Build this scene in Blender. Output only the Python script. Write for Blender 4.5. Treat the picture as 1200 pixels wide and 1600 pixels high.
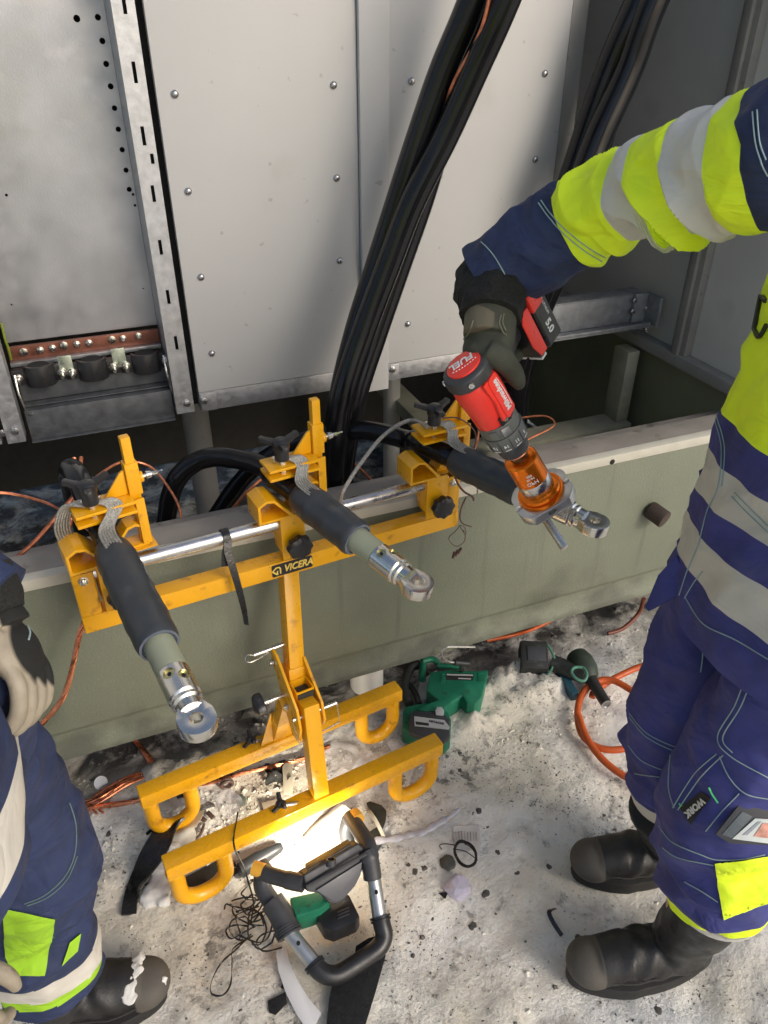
import bpy, bmesh, math, random
from mathutils import Vector as V, Matrix, noise
from mathutils.bvhtree import BVHTree
random.seed(7)
for o in list(bpy.data.objects): bpy.data.objects.remove(o)
SC = bpy.context.scene
COL = SC.collection
# ------------------------------------------------ camera
YAW, PITCH, CAMH, FPX = math.radians(21.7), math.radians(33.0), 1.55, 1200.0
CAM = V((0, 0, CAMH))
RT = V((math.cos(YAW), -math.sin(YAW), 0)); FH = V((math.sin(YAW), math.cos(YAW), 0)); UPZ = V((0, 0, 1))
FW = FH*math.cos(PITCH) - UPZ*math.sin(PITCH); UPC = FH*math.sin(PITCH) + UPZ*math.cos(PITCH)
cd = bpy.data.cameras.new('camera'); cam = bpy.data.objects.new('camera', cd); COL.objects.link(cam)
cam.location = CAM; cam.rotation_euler = (math.pi/2 - PITCH, 0, -YAW)
cd.sensor_fit = 'VERTICAL'; cd.sensor_height = 36; cd.lens = 36*FPX/1600; cd.clip_start = .02; cd.clip_end = 500
SC.camera = cam
# ------------------------------------------------ world, sun, exposure
SUN_DIR = V((.44, -.76, .52)).normalized()          # towards the sun
W = bpy.data.worlds.new('World'); SC.world = W; W.use_nodes = True
nt = W.node_tree; sky = nt.nodes.new('ShaderNodeTexSky'); sky.sky_type = 'NISHITA'; sky.sun_disc = False
sky.sun_elevation = math.asin(SUN_DIR.z); sky.sun_rotation = math.atan2(SUN_DIR.x, SUN_DIR.y)
sky.dust_density = 2.8; sky.air_density = .85; sky.ozone_density = .8
bg = nt.nodes['Background']; nt.links.new(sky.outputs[0], bg.inputs[0]); bg.inputs[1].default_value = .15
sl = bpy.data.lights.new('sun', 'SUN'); sl.energy = .85; sl.angle = math.radians(22); sl.color = (1, .975, .945)
so = bpy.data.objects.new('sun', sl); COL.objects.link(so); so.rotation_euler = SUN_DIR.to_track_quat('Z', 'Y').to_euler()
vs = SC.view_settings; vs.view_transform = 'Standard'; vs.look = 'None'; vs.gamma = 1; vs.use_curve_mapping = False; vs.exposure = 0.30
# ------------------------------------------------ helpers
def ray(px, py): return FW + RT*((px-600)/FPX) - UPC*((py-800)/FPX)
def P(px, py, X=None, Y=None, z=None, d=None):
    """world point seen at a photograph pixel, on a known plane of the place"""
    r = ray(px, py)
    t = X/r.x if X is not None else Y/r.y if Y is not None else (z-CAMH)/r.z if z is not None else d
    return CAM + r*t
def Ppl(px, py, p0, n):
    r = ray(px, py); return CAM + r*((p0-CAM).dot(n)/r.dot(n))
def proj(p):
    q = p-CAM; w = q.dot(FW); return 600+FPX*q.dot(RT)/w, 800-FPX*q.dot(UPC)/w
def frame(d, ref=UPZ):
    d = d.normalized()
    if abs(d.dot(ref)) > .98: ref = V((0, 1, 0)) if abs(d.y) < .9 else V((1, 0, 0))
    x = ref.cross(d).normalized(); y = d.cross(x); return x, y, d       # x,y span the section, y ~ ref
def cr(pts, n=8, closed=False):
    """Catmull-Rom through the points"""
    pts = [V(p) for p in pts]; m = len(pts); out = []
    for i in range(m if closed else m-1):
        g = lambda k: pts[k % m] if closed else pts[max(0, min(m-1, k))]
        a, b, c, d = g(i-1), g(i), g(i+1), g(i+2)
        for k in range(n):
            t = k/n
            out.append(.5*((2*b)+(c-a)*t+(2*a-5*b+4*c-d)*t*t+(3*b-a-3*c+d)*t**3))
    if not closed: out.append(pts[-1])
    return out
def crv(vals, n=8):
    return [p.x for p in cr([V((v, 0, 0)) for v in vals], n)]
class G:
    """collects shapes in world coordinates"""
    def __init__(s): s.v = []; s.f = []; s.m = []; s.mi = 0
    def add(s, vs_, fs):
        b = len(s.v); s.v += [V(q) for q in vs_]
        for f in fs: s.f.append([b+i for i in f]); s.m.append(s.mi)
        return s
    def box(s, c, sz, ax=None):
        c = V(c); ax = ax or (V((1, 0, 0)), V((0, 1, 0)), V((0, 0, 1)))
        vs_ = [c+ax[0]*(i*sz[0]/2)+ax[1]*(j*sz[1]/2)+ax[2]*(k*sz[2]/2) for k in (-1, 1) for j in (-1, 1) for i in (-1, 1)]
        return s.add(vs_, [(0, 2, 3, 1), (4, 5, 7, 6), (0, 1, 5, 4), (2, 6, 7, 3), (0, 4, 6, 2), (1, 3, 7, 5)])
    def bb(s, x0, x1, y0, y1, z0, z1): return s.box(((x0+x1)/2, (y0+y1)/2, (z0+z1)/2), (abs(x1-x0), abs(y1-y0), abs(z1-z0)))
    def bar(s, a, b, w, h, up=UPZ):
        a = V(a); b = V(b); x, y, d = frame(b-a, up); return s.box((a+b)/2, (w, h, (b-a).length), (x, y, d))
    def tube(s, pts, r, n=12, cap=True, closed=False, flat=1.0, ref=UPZ):
        pts = [V(p) for p in pts]; m = len(pts); rr = r if isinstance(r, (list, tuple)) else [r]*m
        vs_ = []; px = None
        for i, p in enumerate(pts):
            d = (pts[(i+1) % m]-pts[i-1]) if closed else (pts[min(m-1, i+1)]-pts[max(0, i-1)])
            if d.length < 1e-9: d = UPZ.copy()
            d.normalize()
            if px is None: px = frame(d, ref)[0]
            else:
                px = px-d*px.dot(d)
                px = px.normalized() if px.length > 1e-6 else frame(d, ref)[0]
            py = d.cross(px)
            for j in range(n):
                a = 2*math.pi*j/n; vs_.append(p+px*(rr[i]*math.cos(a))+py*(rr[i]*flat*math.sin(a)))
        fs = []
        for i in range(m if closed else m-1):
            k = (i+1) % m
            for j in range(n): l = (j+1) % n; fs.append((i*n+j, i*n+l, k*n+l, k*n+j))
        if cap and not closed: fs.append(tuple(range(n-1, -1, -1))); fs.append(tuple((m-1)*n+j for j in range(n)))
        return s.add(vs_, fs)
    def cyl(s, a, b, r0, r1=None, n=24): return s.tube([a, b], [r0, r0 if r1 is None else r1], n)
    def lathe(s, o, d, prof, n=28):
        """prof: (distance along d, radius)"""
        o = V(o); x, y, d = frame(V(d)); vs_ = []
        for t, r in prof:
            for j in range(n): a = 2*math.pi*j/n; vs_.append(o+d*t+x*(r*math.cos(a))+y*(r*math.sin(a)))
        fs = [(i*n+j, i*n+(j+1) % n, (i+1)*n+(j+1) % n, (i+1)*n+j) for i in range(len(prof)-1) for j in range(n)]
        fs += [tuple(range(n-1, -1, -1)), tuple((len(prof)-1)*n+j for j in range(n))]
        return s.add(vs_, fs)
    def prism(s, poly, o, x, y, z0, z1):
        """2d polygon in the x,y axes, pushed along x cross y"""
        x = V(x).normalized(); y = V(y).normalized(); n = x.cross(y); o = V(o); k = len(poly)
        vs_ = [o+x*a+y*b+n*z0 for a, b in poly]+[o+x*a+y*b+n*z1 for a, b in poly]
        fs = [tuple(range(k-1, -1, -1)), tuple(range(k, 2*k))]+[(i, (i+1) % k, k+(i+1) % k, k+i) for i in range(k)]
        return s.add(vs_, fs)
    def ring(s, outer, inner, o, x, y, z0, z1):
        """two outlines with equal counts: a frame with an opening"""
        x = V(x).normalized(); y = V(y).normalized(); n = x.cross(y); o = V(o); k = len(outer)
        vs_ = [o+x*a+y*b+n*z for z in (z0, z1) for pl in (outer, inner) for a, b in pl]; fs = []
        for i in range(k):
            j = (i+1) % k
            fs += [(i, j, k+j, k+i)[::-1], (2*k+i, 2*k+j, 3*k+j, 3*k+i), (i, j, 2*k+j, 2*k+i), (k+i, k+j, 3*k+j, 3*k+i)[::-1]]
        return s.add(vs_, fs)
    def blob(s, c, r, sq=(1, 1, 1), seed=0, amp=.3, sub=2, ax=None):
        bm = bmesh.new(); bmesh.ops.create_icosphere(bm, subdivisions=sub, radius=1)
        ax = ax or (V((1, 0, 0)), V((0, 1, 0)), V((0, 0, 1))); c = V(c); vs_ = []
        for v_ in bm.verts:
            q = v_.co; k = 1+amp*noise.noise(q*1.6+V((seed*3.1, seed*1.7, 0)))+amp*.5*noise.noise(q*4+V((seed, 0, 5)))
            q = q*(r*k); vs_.append(c+ax[0]*q.x*sq[0]+ax[1]*q.y*sq[1]+ax[2]*q.z*sq[2])
        fs = [tuple(v_.index for v_ in f.verts) for f in bm.faces]; bm.free(); return s.add(vs_, fs)
def origin_of(p):
    o = V((0, 0, 0))
    while p: o += p.location; p = p.parent
    return o
def mesh_from(name, g, mats, bev=0, seg=2, ang=38, smooth=True, off=V((0, 0, 0))):
    me = bpy.data.meshes.new(name); bm = bmesh.new()
    vs_ = [bm.verts.new(q-off) for q in g.v]
    for f, mi in zip(g.f, g.m):
        try: fc = bm.faces.new([vs_[i] for i in f]); fc.material_index = mi
        except ValueError: pass
    bmesh.ops.recalc_face_normals(bm, faces=bm.faces)
    if bev:
        es = [e for e in bm.edges if len(e.link_faces) == 2 and e.calc_face_angle(0) > math.radians(35)]
        bmesh.ops.bevel(bm, geom=es, offset=bev, segments=seg, affect='EDGES', clamp_overlap=True, profile=.6)
    if smooth:
        for f in bm.faces: f.smooth = True
        for e in bm.edges:
            if len(e.link_faces) == 2 and e.calc_face_angle(0) > math.radians(ang): e.smooth = False
    bm.to_mesh(me); bm.free()
    for m in (mats if isinstance(mats, (list, tuple)) else [mats]): me.materials.append(m)
    return me
def tag(o, label=None, cat=None, group=None, kind=None):
    if label: o['label'] = label
    if cat: o['category'] = cat
    if group: o['group'] = group
    if kind: o['kind'] = kind
    return o
def thing(name, label, cat, loc, group=None):
    o = bpy.data.objects.new(name, None); o.empty_display_size = .05; COL.objects.link(o); o.location = loc
    return tag(o, label, cat, group)
def obj(name, g, mat, parent=None, bev=0, seg=2, ang=38, smooth=True, label=None, kind=None):
    if parent: off = origin_of(parent)
    else:
        xs = [q.x for q in g.v]; ys = [q.y for q in g.v]; off = V(((min(xs)+max(xs))/2, (min(ys)+max(ys))/2, min(q.z for q in g.v)))
    o = bpy.data.objects.new(name, mesh_from(name, g, mat, bev, seg, ang, smooth, off)); COL.objects.link(o)
    if parent: o.parent = parent
    else: o.location = off
    if label: o['label'] = label
    if kind: o['kind'] = kind
    return o
def tobj(name, g, mat, label, cat, group=None, **k): return tag(obj(name, g, mat, **k), label, cat, group)
def share(name, me, parent, p, q=None):
    """another object on shared mesh data, p in world coordinates"""
    o = bpy.data.objects.new(name, me); COL.objects.link(o)
    if parent: o.parent = parent; o.location = p-origin_of(parent)
    else: o.location = p
    if q: o.rotation_euler = q
    return o
def text(name, s, size, o, x, y, mat, parent, ext=.0004, bold=0, wid=1.0, shear=0):
    cu = bpy.data.curves.new('t', 'FONT'); cu.body = s; cu.size = size; cu.extrude = ext; cu.offset = bold; cu.shear = shear
    cu.align_x = 'CENTER'; cu.align_y = 'CENTER'; cu.resolution_u = 3
    to = bpy.data.objects.new('t', cu); COL.objects.link(to); dg = bpy.context.evaluated_depsgraph_get(); dg.update()
    me = bpy.data.meshes.new_from_object(to.evaluated_get(dg)); bpy.data.objects.remove(to)
    x = V(x).normalized(); y = V(y); y = (y-x*y.dot(x)).normalized(); n = x.cross(y); off = origin_of(parent); o = V(o)
    for v_ in me.vertices: v_.co = o+x*v_.co.x*wid+y*v_.co.y+n*v_.co.z-off
    me.materials.clear(); me.materials.append(mat); me.name = name
    ob = bpy.data.objects.new(name, me); COL.objects.link(ob); ob.parent = parent; return ob
def rrect(w, h, r, n=4, cx=0, cy=0):
    out = []
    for (sx, sy, a0) in ((1, 1, 0), (-1, 1, 90), (-1, -1, 180), (1, -1, 270)):
        for k in range(n+1):
            a = math.radians(a0+90*k/n); out.append((cx+sx*(w/2-r)+r*math.cos(a), cy+sy*(h/2-r)+r*math.sin(a)))
    return out
def circ(r, n=24, cx=0, cy=0, a0=0): return [(cx+r*math.cos(2*math.pi*i/n+a0), cy+r*math.sin(2*math.pi*i/n+a0)) for i in range(n)]
def boolean(g, cut):
    """g minus cut, as a new G"""
    obs = []
    for q in (g, cut):
        o = bpy.data.objects.new('tmp', mesh_from('tmp', q, [], smooth=False)); COL.objects.link(o); obs.append(o)
    m = obs[0].modifiers.new('b', 'BOOLEAN'); m.object = obs[1]; m.solver = 'EXACT'; m.operation = 'DIFFERENCE'; m.use_self = True
    dg = bpy.context.evaluated_depsgraph_get(); dg.update(); me = bpy.data.meshes.new_from_object(obs[0].evaluated_get(dg))
    r = G(); r.add([v_.co for v_ in me.vertices], [tuple(p.vertices) for p in me.polygons])
    for o in obs: bpy.data.objects.remove(o)
    return r
# ------------------------------------------------ materials
MC = {}
def mat(name, col, rough=.5, metal=0.0, var=.12, vs_=18, bump=0.0, bs=300, dirt=None, ds=12, dt=.58, rvar=.12, coat=0, spec=.5, aniso=None, trans=0, alpha=1, sheen=0, fleck=None, fs=400, ft=.75, crease=0, cs=30, low=None):
    if name in MC: return MC[name]
    m = bpy.data.materials.new(name); m.use_nodes = True; n = m.node_tree.nodes; l = m.node_tree.links; b = n['Principled BSDF']; MC[name] = m
    tc = n.new('ShaderNodeTexCoord')
    def nz(scale, det=5, st=None):
        t = n.new('ShaderNodeTexNoise'); t.inputs['Scale'].default_value = scale; t.inputs['Detail'].default_value = det
        if st:
            mp = n.new('ShaderNodeMapping'); mp.inputs['Scale'].default_value = st; l.new(tc.outputs['Object'], mp.inputs[0]); l.new(mp.outputs[0], t.inputs['Vector'])
        else: l.new(tc.outputs['Object'], t.inputs['Vector'])
        return t
    def mix(fac, a, c):
        x = n.new('ShaderNodeMix'); x.data_type = 'RGBA'
        l.new(fac, x.inputs[0])
        for s_, i in ((a, 6), (c, 7)):
            if isinstance(s_, tuple): x.inputs[i].default_value = (*s_, 1)
            else: l.new(s_, x.inputs[i])
        return x.outputs[2]
    def ramp(src, a, c):
        r = n.new('ShaderNodeMapRange'); r.inputs[1].default_value = a; r.inputs[2].default_value = c; l.new(src, r.inputs[0]); return r.outputs[0]
    t1 = nz(vs_, 6, aniso)
    c1 = tuple(max(0, c*(1-var)) for c in col); c2 = tuple(c*(1+var) for c in col)
    out = mix(ramp(t1.outputs[0], .3, .7), c1, c2)
    if dirt:
        t2 = nz(ds, 8); out = mix(ramp(t2.outputs[0], dt, dt+.09), out, dirt)
    if fleck:
        t3 = nz(fs, 2); out = mix(ramp(t3.outputs[0], ft, ft+.04), out, fleck)
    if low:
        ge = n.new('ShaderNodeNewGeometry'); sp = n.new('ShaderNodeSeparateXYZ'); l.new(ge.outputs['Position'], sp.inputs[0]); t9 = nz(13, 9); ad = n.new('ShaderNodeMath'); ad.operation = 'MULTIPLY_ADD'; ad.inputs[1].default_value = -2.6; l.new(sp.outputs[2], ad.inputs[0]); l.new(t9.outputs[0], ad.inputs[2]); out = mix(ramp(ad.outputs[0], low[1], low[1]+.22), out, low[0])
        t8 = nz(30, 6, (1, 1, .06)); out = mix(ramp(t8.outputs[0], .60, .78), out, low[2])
    l.new(out, b.inputs['Base Color'])
    rr = n.new('ShaderNodeMapRange'); rr.inputs[3].default_value = max(.02, rough-rvar); rr.inputs[4].default_value = min(1, rough+rvar)
    t4 = nz(vs_*1.7, 5); rr.inputs[1].default_value = .3; rr.inputs[2].default_value = .7; l.new(t4.outputs[0], rr.inputs[0]); l.new(rr.outputs[0], b.inputs['Roughness'])
    b.inputs['Metallic'].default_value = metal; b.inputs['Specular IOR Level'].default_value = spec; b.inputs['Coat Weight'].default_value = coat
    b.inputs['Transmission Weight'].default_value = trans; b.inputs['Alpha'].default_value = alpha; b.inputs['Sheen Weight'].default_value = sheen
    if crease:
        tw = n.new('ShaderNodeTexNoise'); tw.inputs['Scale'].default_value = cs; tw.inputs['Detail'].default_value = 3; tw.inputs['Distortion'].default_value = 1.2; mp = n.new('ShaderNodeMapping'); mp.inputs['Scale'].default_value = (1, 1, 1.7); l.new(tc.outputs['Object'], mp.inputs[0]); l.new(mp.outputs[0], tw.inputs['Vector'])
        ab = n.new('ShaderNodeMath'); ab.operation = 'PINGPONG'; ab.inputs[1].default_value = .2; l.new(tw.outputs[0], ab.inputs[0])
        bq = n.new('ShaderNodeBump'); bq.inputs['Strength'].default_value = crease; bq.inputs['Distance'].default_value = .03; l.new(ab.outputs[0], bq.inputs['Height']); l.new(bq.outputs[0], b.inputs['Normal'])
    if bump:
        t5 = nz(bs, 4, aniso); bp = n.new('ShaderNodeBump'); bp.inputs['Strength'].default_value = min(1, bump); bp.inputs['Distance'].default_value = .002
        l.new(t5.outputs[0], bp.inputs['Height']); (l.new(bq.outputs[0], bp.inputs['Normal']) if crease else None); l.new(bp.outputs[0], b.inputs['Normal'])
    return m
M_cream = mat('cream_paint', (.465, .462, .445), .42, var=.03, vs_=3, bump=.08, bs=500, dirt=(.43, .42, .395), ds=4, dt=.60, fleck=(.36, .35, .33), fs=38, ft=.70)
M_galv = mat('galvanised', (.50, .51, .52), .45, .85, var=.14, vs_=60, bump=.15, bs=160)
M_galvd = mat('galvanised_shaded', (.12, .128, .135), .5, .6, var=.22, vs_=40, bump=.15, bs=160)  # galvanised copy darkened to carry the shade on the recessed channel and rail
M_plate = mat('galvanised_plate', (.42, .43, .445), .40, .75, var=.12, vs_=9, bump=.1, bs=260, dirt=(.455, .465, .48), ds=14, dt=.60)
M_dark = mat('dark_paint_shade', (.035, .034, .030), .7, var=.2, vs_=6)  # dark wall paint; also the shade in the hinge tube and on the pit floor
M_wall = mat('grey_wall', (.60, .585, .53), .55, var=.10, vs_=3, bump=.1, bs=200, dirt=(.52, .51, .46), ds=3, dt=.6)
M_trim = mat('grey_trim', (.27, .26, .235), .5, var=.10, vs_=12, bump=.1, dirt=(.16, .15, .13), ds=22, dt=.63)
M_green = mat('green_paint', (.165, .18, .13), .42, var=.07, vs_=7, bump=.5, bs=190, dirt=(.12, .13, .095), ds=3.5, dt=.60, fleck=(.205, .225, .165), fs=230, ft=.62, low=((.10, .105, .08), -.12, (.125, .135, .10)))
M_lip = mat('beam_lip', (.50, .48, .40), .5, var=.08, vs_=20, dirt=(.25, .22, .17), ds=30, dt=.68)
M_flange = mat('beam_flange', (.27, .245, .21), .55, var=.15, vs_=10, bump=.2, bs=150, dirt=(.15, .13, .11), ds=18, dt=.60)
M_yel = mat('yellow_powder_coat', (.80, .385, .004), .33, var=.05, vs_=14, bump=.12, bs=450, coat=.15, dirt=(.50, .22, .01), ds=30, dt=.62, fleck=(.30, .15, .03), fs=130, ft=.73)
M_yelwet = mat('yellow_wet', (.80, .385, .004), .28, var=.06, vs_=20, bump=.5, bs=170, coat=.3, dirt=(.45, .2, .02), ds=25, dt=.66, fleck=(.85, .7, .35), fs=150, ft=.72)
M_blk = mat('black_plastic', (.018, .018, .019), .38, var=.25, vs_=25, bump=.1)
M_blk2 = mat('dark_grey_plastic', (.045, .046, .05), .45, var=.15, vs_=25, bump=.15, bs=600)
M_cable = mat('black_cable_sheath', (.007, .007, .008), .20, var=.3, vs_=10, rvar=.05, spec=.35)
M_shr = mat('heat_shrink', (.035, .040, .046), .42, var=.15, vs_=15, bump=.2, bs=60, dirt=(.055, .06, .065), ds=20, dt=.62)
M_ins = mat('cable_insulation', (.30, .325, .235), .42, var=.05, vs_=20, bump=.05)
M_tin = mat('tinned_metal', (.74, .72, .66), .25, 1, var=.05, vs_=30, rvar=.03)
M_gold = mat('passivated_brass', (.62, .55, .25), .25, 1, var=.15, vs_=60)
M_chr = mat('polished_steel', (.62, .61, .60), .28, 1, var=.04, vs_=20)
M_zinc = mat('zinc_bolt', (.68, .67, .62), .28, 1, var=.2, vs_=120)
M_cop = mat('copper', (.72, .27, .14), .32, 1, var=.2, vs_=60, dirt=(.28, .11, .06), ds=40, dt=.6)
M_copw = mat('copper_wire', (.62, .22, .11), .4, .75, var=.3, vs_=80)
M_braid = mat('tinned_braid', (.42, .41, .37), .45, .7, var=.35, vs_=300, bump=.8, bs=700)
M_screw = mat('screw_head', (.42, .42, .42), .3, .9, var=.3, vs_=200)
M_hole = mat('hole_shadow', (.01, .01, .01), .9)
M_white = mat('white_plastic', (.62, .61, .57), .5, var=.06)
# ================================================ SETTING
def snow_h(x, y):
    q = V((x, y, 0)); h = .016*noise.noise(q*2.3)+.010*noise.noise(q*6+V((3, 1, 0)))+.008*noise.noise(q*15)+.006*abs(noise.noise(q*34))+.003*noise.noise(q*75)
    return h-.012
def build_ground():
    m = bpy.data.materials.new('trampled_snow'); m.use_nodes = True; n = m.node_tree.nodes; l = m.node_tree.links; b = n['Principled BSDF']
    tc = n.new('ShaderNodeTexCoord')
    def nz(s, d=6, r=.55, dist=0):
        t = n.new('ShaderNodeTexNoise'); t.inputs['Scale'].default_value = s; t.inputs['Detail'].default_value = d; t.inputs['Roughness'].default_value = r; t.inputs['Distortion'].default_value = dist
        l.new(tc.outputs['Object'], t.inputs['Vector']); return t.outputs[0]
    def rg(src, a, c, lo=0, hi=1):
        r = n.new('ShaderNodeMapRange'); r.inputs[1].default_value = a; r.inputs[2].default_value = c; r.inputs[3].default_value = lo; r.inputs[4].default_value = hi; l.new(src, r.inputs[0]); return r.outputs[0]
    def mix(fac, a, c):
        x = n.new('ShaderNodeMix'); x.data_type = 'RGBA'; l.new(fac, x.inputs[0])
        for s_, i in ((a, 6), (c, 7)):
            if isinstance(s_, tuple): x.inputs[i].default_value = (*s_, 1)
            else: l.new(s_, x.inputs[i])
        return x.outputs[2]
    def mul(a, c):
        x = n.new('ShaderNodeMath'); x.operation = 'MULTIPLY'; l.new(a, x.inputs[0]); l.new(c, x.inputs[1]); return x.outputs[0]
    base = mix(rg(nz(3.2), .38, .62), (.73, .67, .54), (.88, .86, .79))
    base = mix(rg(nz(13, 7, .65, .25), .55, .70), base, (.55, .52, .45))
    base = mix(rg(nz(7, 8, .68, .2), .60, .76), base, (.33, .305, .25)); base = mix(rg(nz(26, 6, .62, .3), .62, .76), base, (.20, .18, .15))
    dirtmask = rg(nz(2.1, 4), .50, .62)
    base = mix(mul(rg(nz(24, 8, .72, .2), .53, .60), dirtmask), base, (.11, .10, .085))
    base = mix(mul(rg(nz(38, 6, .72), .55, .68), rg(nz(3.7, 4), .44, .60)), base, (.15, .135, .11)); base = mix(mul(rg(nz(150, 3, .6), .61, .66), rg(nz(4.3, 5), .47, .58)), base, (.06, .054, .046))
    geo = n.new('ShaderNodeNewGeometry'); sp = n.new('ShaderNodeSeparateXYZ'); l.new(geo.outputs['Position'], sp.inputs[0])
    # bare, dirty slush beneath the container, darkened further to carry the pit's shade
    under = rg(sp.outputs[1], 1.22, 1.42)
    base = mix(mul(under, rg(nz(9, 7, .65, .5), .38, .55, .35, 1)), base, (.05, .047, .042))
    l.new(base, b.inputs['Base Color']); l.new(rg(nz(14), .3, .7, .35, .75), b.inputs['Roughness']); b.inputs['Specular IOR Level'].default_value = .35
    bp = n.new('ShaderNodeBump'); bp.inputs['Strength'].default_value = .9; bp.inputs['Distance'].default_value = .008; l.new(nz(70, 8, .7), bp.inputs['Height'])
    l.new(bp.outputs[0], b.inputs['Normal'])
    g = G(); x0, x1, y0, y1, st = -1.5, 2.3, -.3, 3.6, .0125
    nx = int((x1-x0)/st); ny = int((y1-y0)/st); vs_ = []
    for j in range(ny+1):
        for i in range(nx+1):
            x = x0+i*st; y = y0+j*st; h = snow_h(x, y)
            # a shoved-up ridge of snow in front of the tools under the beam
            for cx, cy, rx, ry, hh in ((.86, 1.30, .16, .05, .045), (1.0, 1.22, .13, .05, .035), (.72, 1.20, .08, .04, .028), (.28, 1.31, .2, .04, .02), (-.02, 1.33, .15, .05, .035)):
                e = ((x-cx)/rx)**2+((y-cy)/ry)**2
                if e < 4: h += hh*math.exp(-e)*(1+.8*noise.noise(V((x*24, y*24, 2)))+.5*noise.noise(V((x*60, y*60, 2))))
            vs_.append((x, y, h))
    g.add(vs_, [(j*(nx+1)+i, j*(nx+1)+i+1, (j+1)*(nx+1)+i+1, (j+1)*(nx+1)+i) for j in range(ny) for i in range(nx)])
    # outward skirt to the horizon
    o = [(-60, -60, -.03), (60, -60, -.03), (60, 60, -.03), (-60, 60, -.03), (x0, y0, -.03), (x1, y0, -.03), (x1, y1, -.03), (x0, y1, -.03)]
    g.add(o, [(0, 1, 5, 4), (1, 2, 6, 5), (2, 3, 7, 6), (3, 0, 4, 7)])
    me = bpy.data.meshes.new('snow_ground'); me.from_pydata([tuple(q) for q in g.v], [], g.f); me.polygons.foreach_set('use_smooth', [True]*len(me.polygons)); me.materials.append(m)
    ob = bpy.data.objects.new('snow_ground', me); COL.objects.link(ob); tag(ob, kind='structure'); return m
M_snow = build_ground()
M_snowc = mat('snow_clump', (.66, .65, .61), .6, var=.12, vs_=30, bump=.6, bs=120, dirt=(.3, .27, .22), ds=40, dt=.66)

YB = 1.30; YP = 1.75; XW = 1.64
# ---- green base beam of the container
t = thing('base_beam', 'long green painted steel base beam with pale top lip running behind the yellow stand', 'steel beam', V((.5, YB, .17)))
XB0, XB1 = -2.2, 3.0
prof = [(0, .652), (0, .262), (.004, .250), (.012, .240), (.012, .205), (.004, .188), (0, .170), (.03, .170), (.03, .200), (.05, .64), (.05, .652)]
g = G(); g.prism([(a, b) for a, b in prof], (XB0, YB, 0), (0, 1, 0), (0, 0, 1), 0, XB1-XB0); obj('face_plate', g, M_green, t, bev=.002)
g = G(); g.prism([(-.006, .640), (-.006, .664), (.014, .668), (.014, .640)], (XB0, YB, 0), (0, 1, 0), (0, 0, 1), 0, 2.94); g.prism([(-.006, .640), (-.006, .664), (.014, .668), (.014, .640)], (XB0+2.9425, YB, 0), (0, 1, 0), (0, 0, 1), 0, 2.2); obj('lip', g, M_lip, t, bev=.002)
g = G(); g.bb(XB0, XB1, YB+.014, YB+.085, .655, .665); g.bb(XB0, XB1, YB+.077, YB+.087, .605, .6545); g.bb(XB0, XB1, YB+.087, YB+.19, .600, .610); obj('top_flange', g, M_flange, t, bev=.0015)
g = G(); g.cyl(P(1122-165, 722, Y=YB-.007), P(1122-165, 722, Y=YB-.007)+V((0, .01, 0)), .007, n=14); obj('drain_hole', g, M_hole, t)
# ---- white round support leg under the beam
g = G(); q = P(583, 1085, z=0); g.lathe((q.x, q.y+.05, -.03), (0, 0, 1), [(0, .046), (.198, .046)], 28); g.lathe((q.x, q.y+.05, .1685), (0, 0, 1), [(0, .06), (.010, .06)], 28)
tobj('support_leg', g, M_white, 'white round leg standing in the snow under the green beam', 'support leg', bev=.001)

# ---- switchgear cabinet
cab = thing('switchgear_cabinet', 'tall cream and galvanised switchgear cabinet with slotted rail above the cable pit', 'switchgear cabinet', P(560, 600, Y=YP))
ZT = 2.35
def xat(px, py, Y=YP): return P(px, py, Y=Y).x
def zat(px, py, Y=YP): return P(px, py, Y=Y).z
xr0, xr1 = xat(269, 600), xat(298, 600)      # slotted rail
zr = zat(285, 645)
xa0, xa1 = xat(309, 600), xat(566, 560)      # cream panel left
xs0, xs1 = xat(567, 590), xat(604, 590)      # cover strip
xb0 = xat(607, 500); xb1 = xat(866, 270)
zp = zat(400, 600); zs = zat(585, 608); zg = zat(400, 630)
g = G(); g.bb(xa0-.0005, xa1-.002, YP, YP+.02, zp, ZT); obj('panel', g, M_cream, cab, bev=.0015)
g = G(); g.bb(xb0, xb1, YP, YP+.02, zp, ZT); obj('panel', g, M_cream, cab, bev=.0015)
g = G(); g.bb(xs0-.001, xs1+.001, YP-.012, YP+.02, zs, ZT); obj('cover_strip', g, M_cream, cab, bev=.002)
g = G(); g.bb(xb1+.003, xb1+.045, YP+.004, YP+.06, zp+.0, ZT); obj('edge_trim', g, M_trim, cab, bev=.002)
g = G(); g.bb(xa0, xa1-.004, YP+.003, YP+.05, zg, zp-.002); obj('bottom_strip', g, M_galv, cab, bev=.0015)
g = G(); g.bb(xb0-.002, xb1, YP+.003, YP+.05, zg+.003, zp-.002); obj('bottom_strip', g, M_galv, cab, bev=.0015)
g = G(); g.bb(xa0+.002, xa0+.040, YP-.001, YP+.002, zg+.001, zp-.003); obj('corner_bracket', g, M_galv, cab, bev=.0008)
g = G(); g.bb(xb0, xb0+.030, YP-.001, YP+.002, zg+.004, zp-.003); obj('corner_bracket', g, M_galv, cab, bev=.0008)
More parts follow.
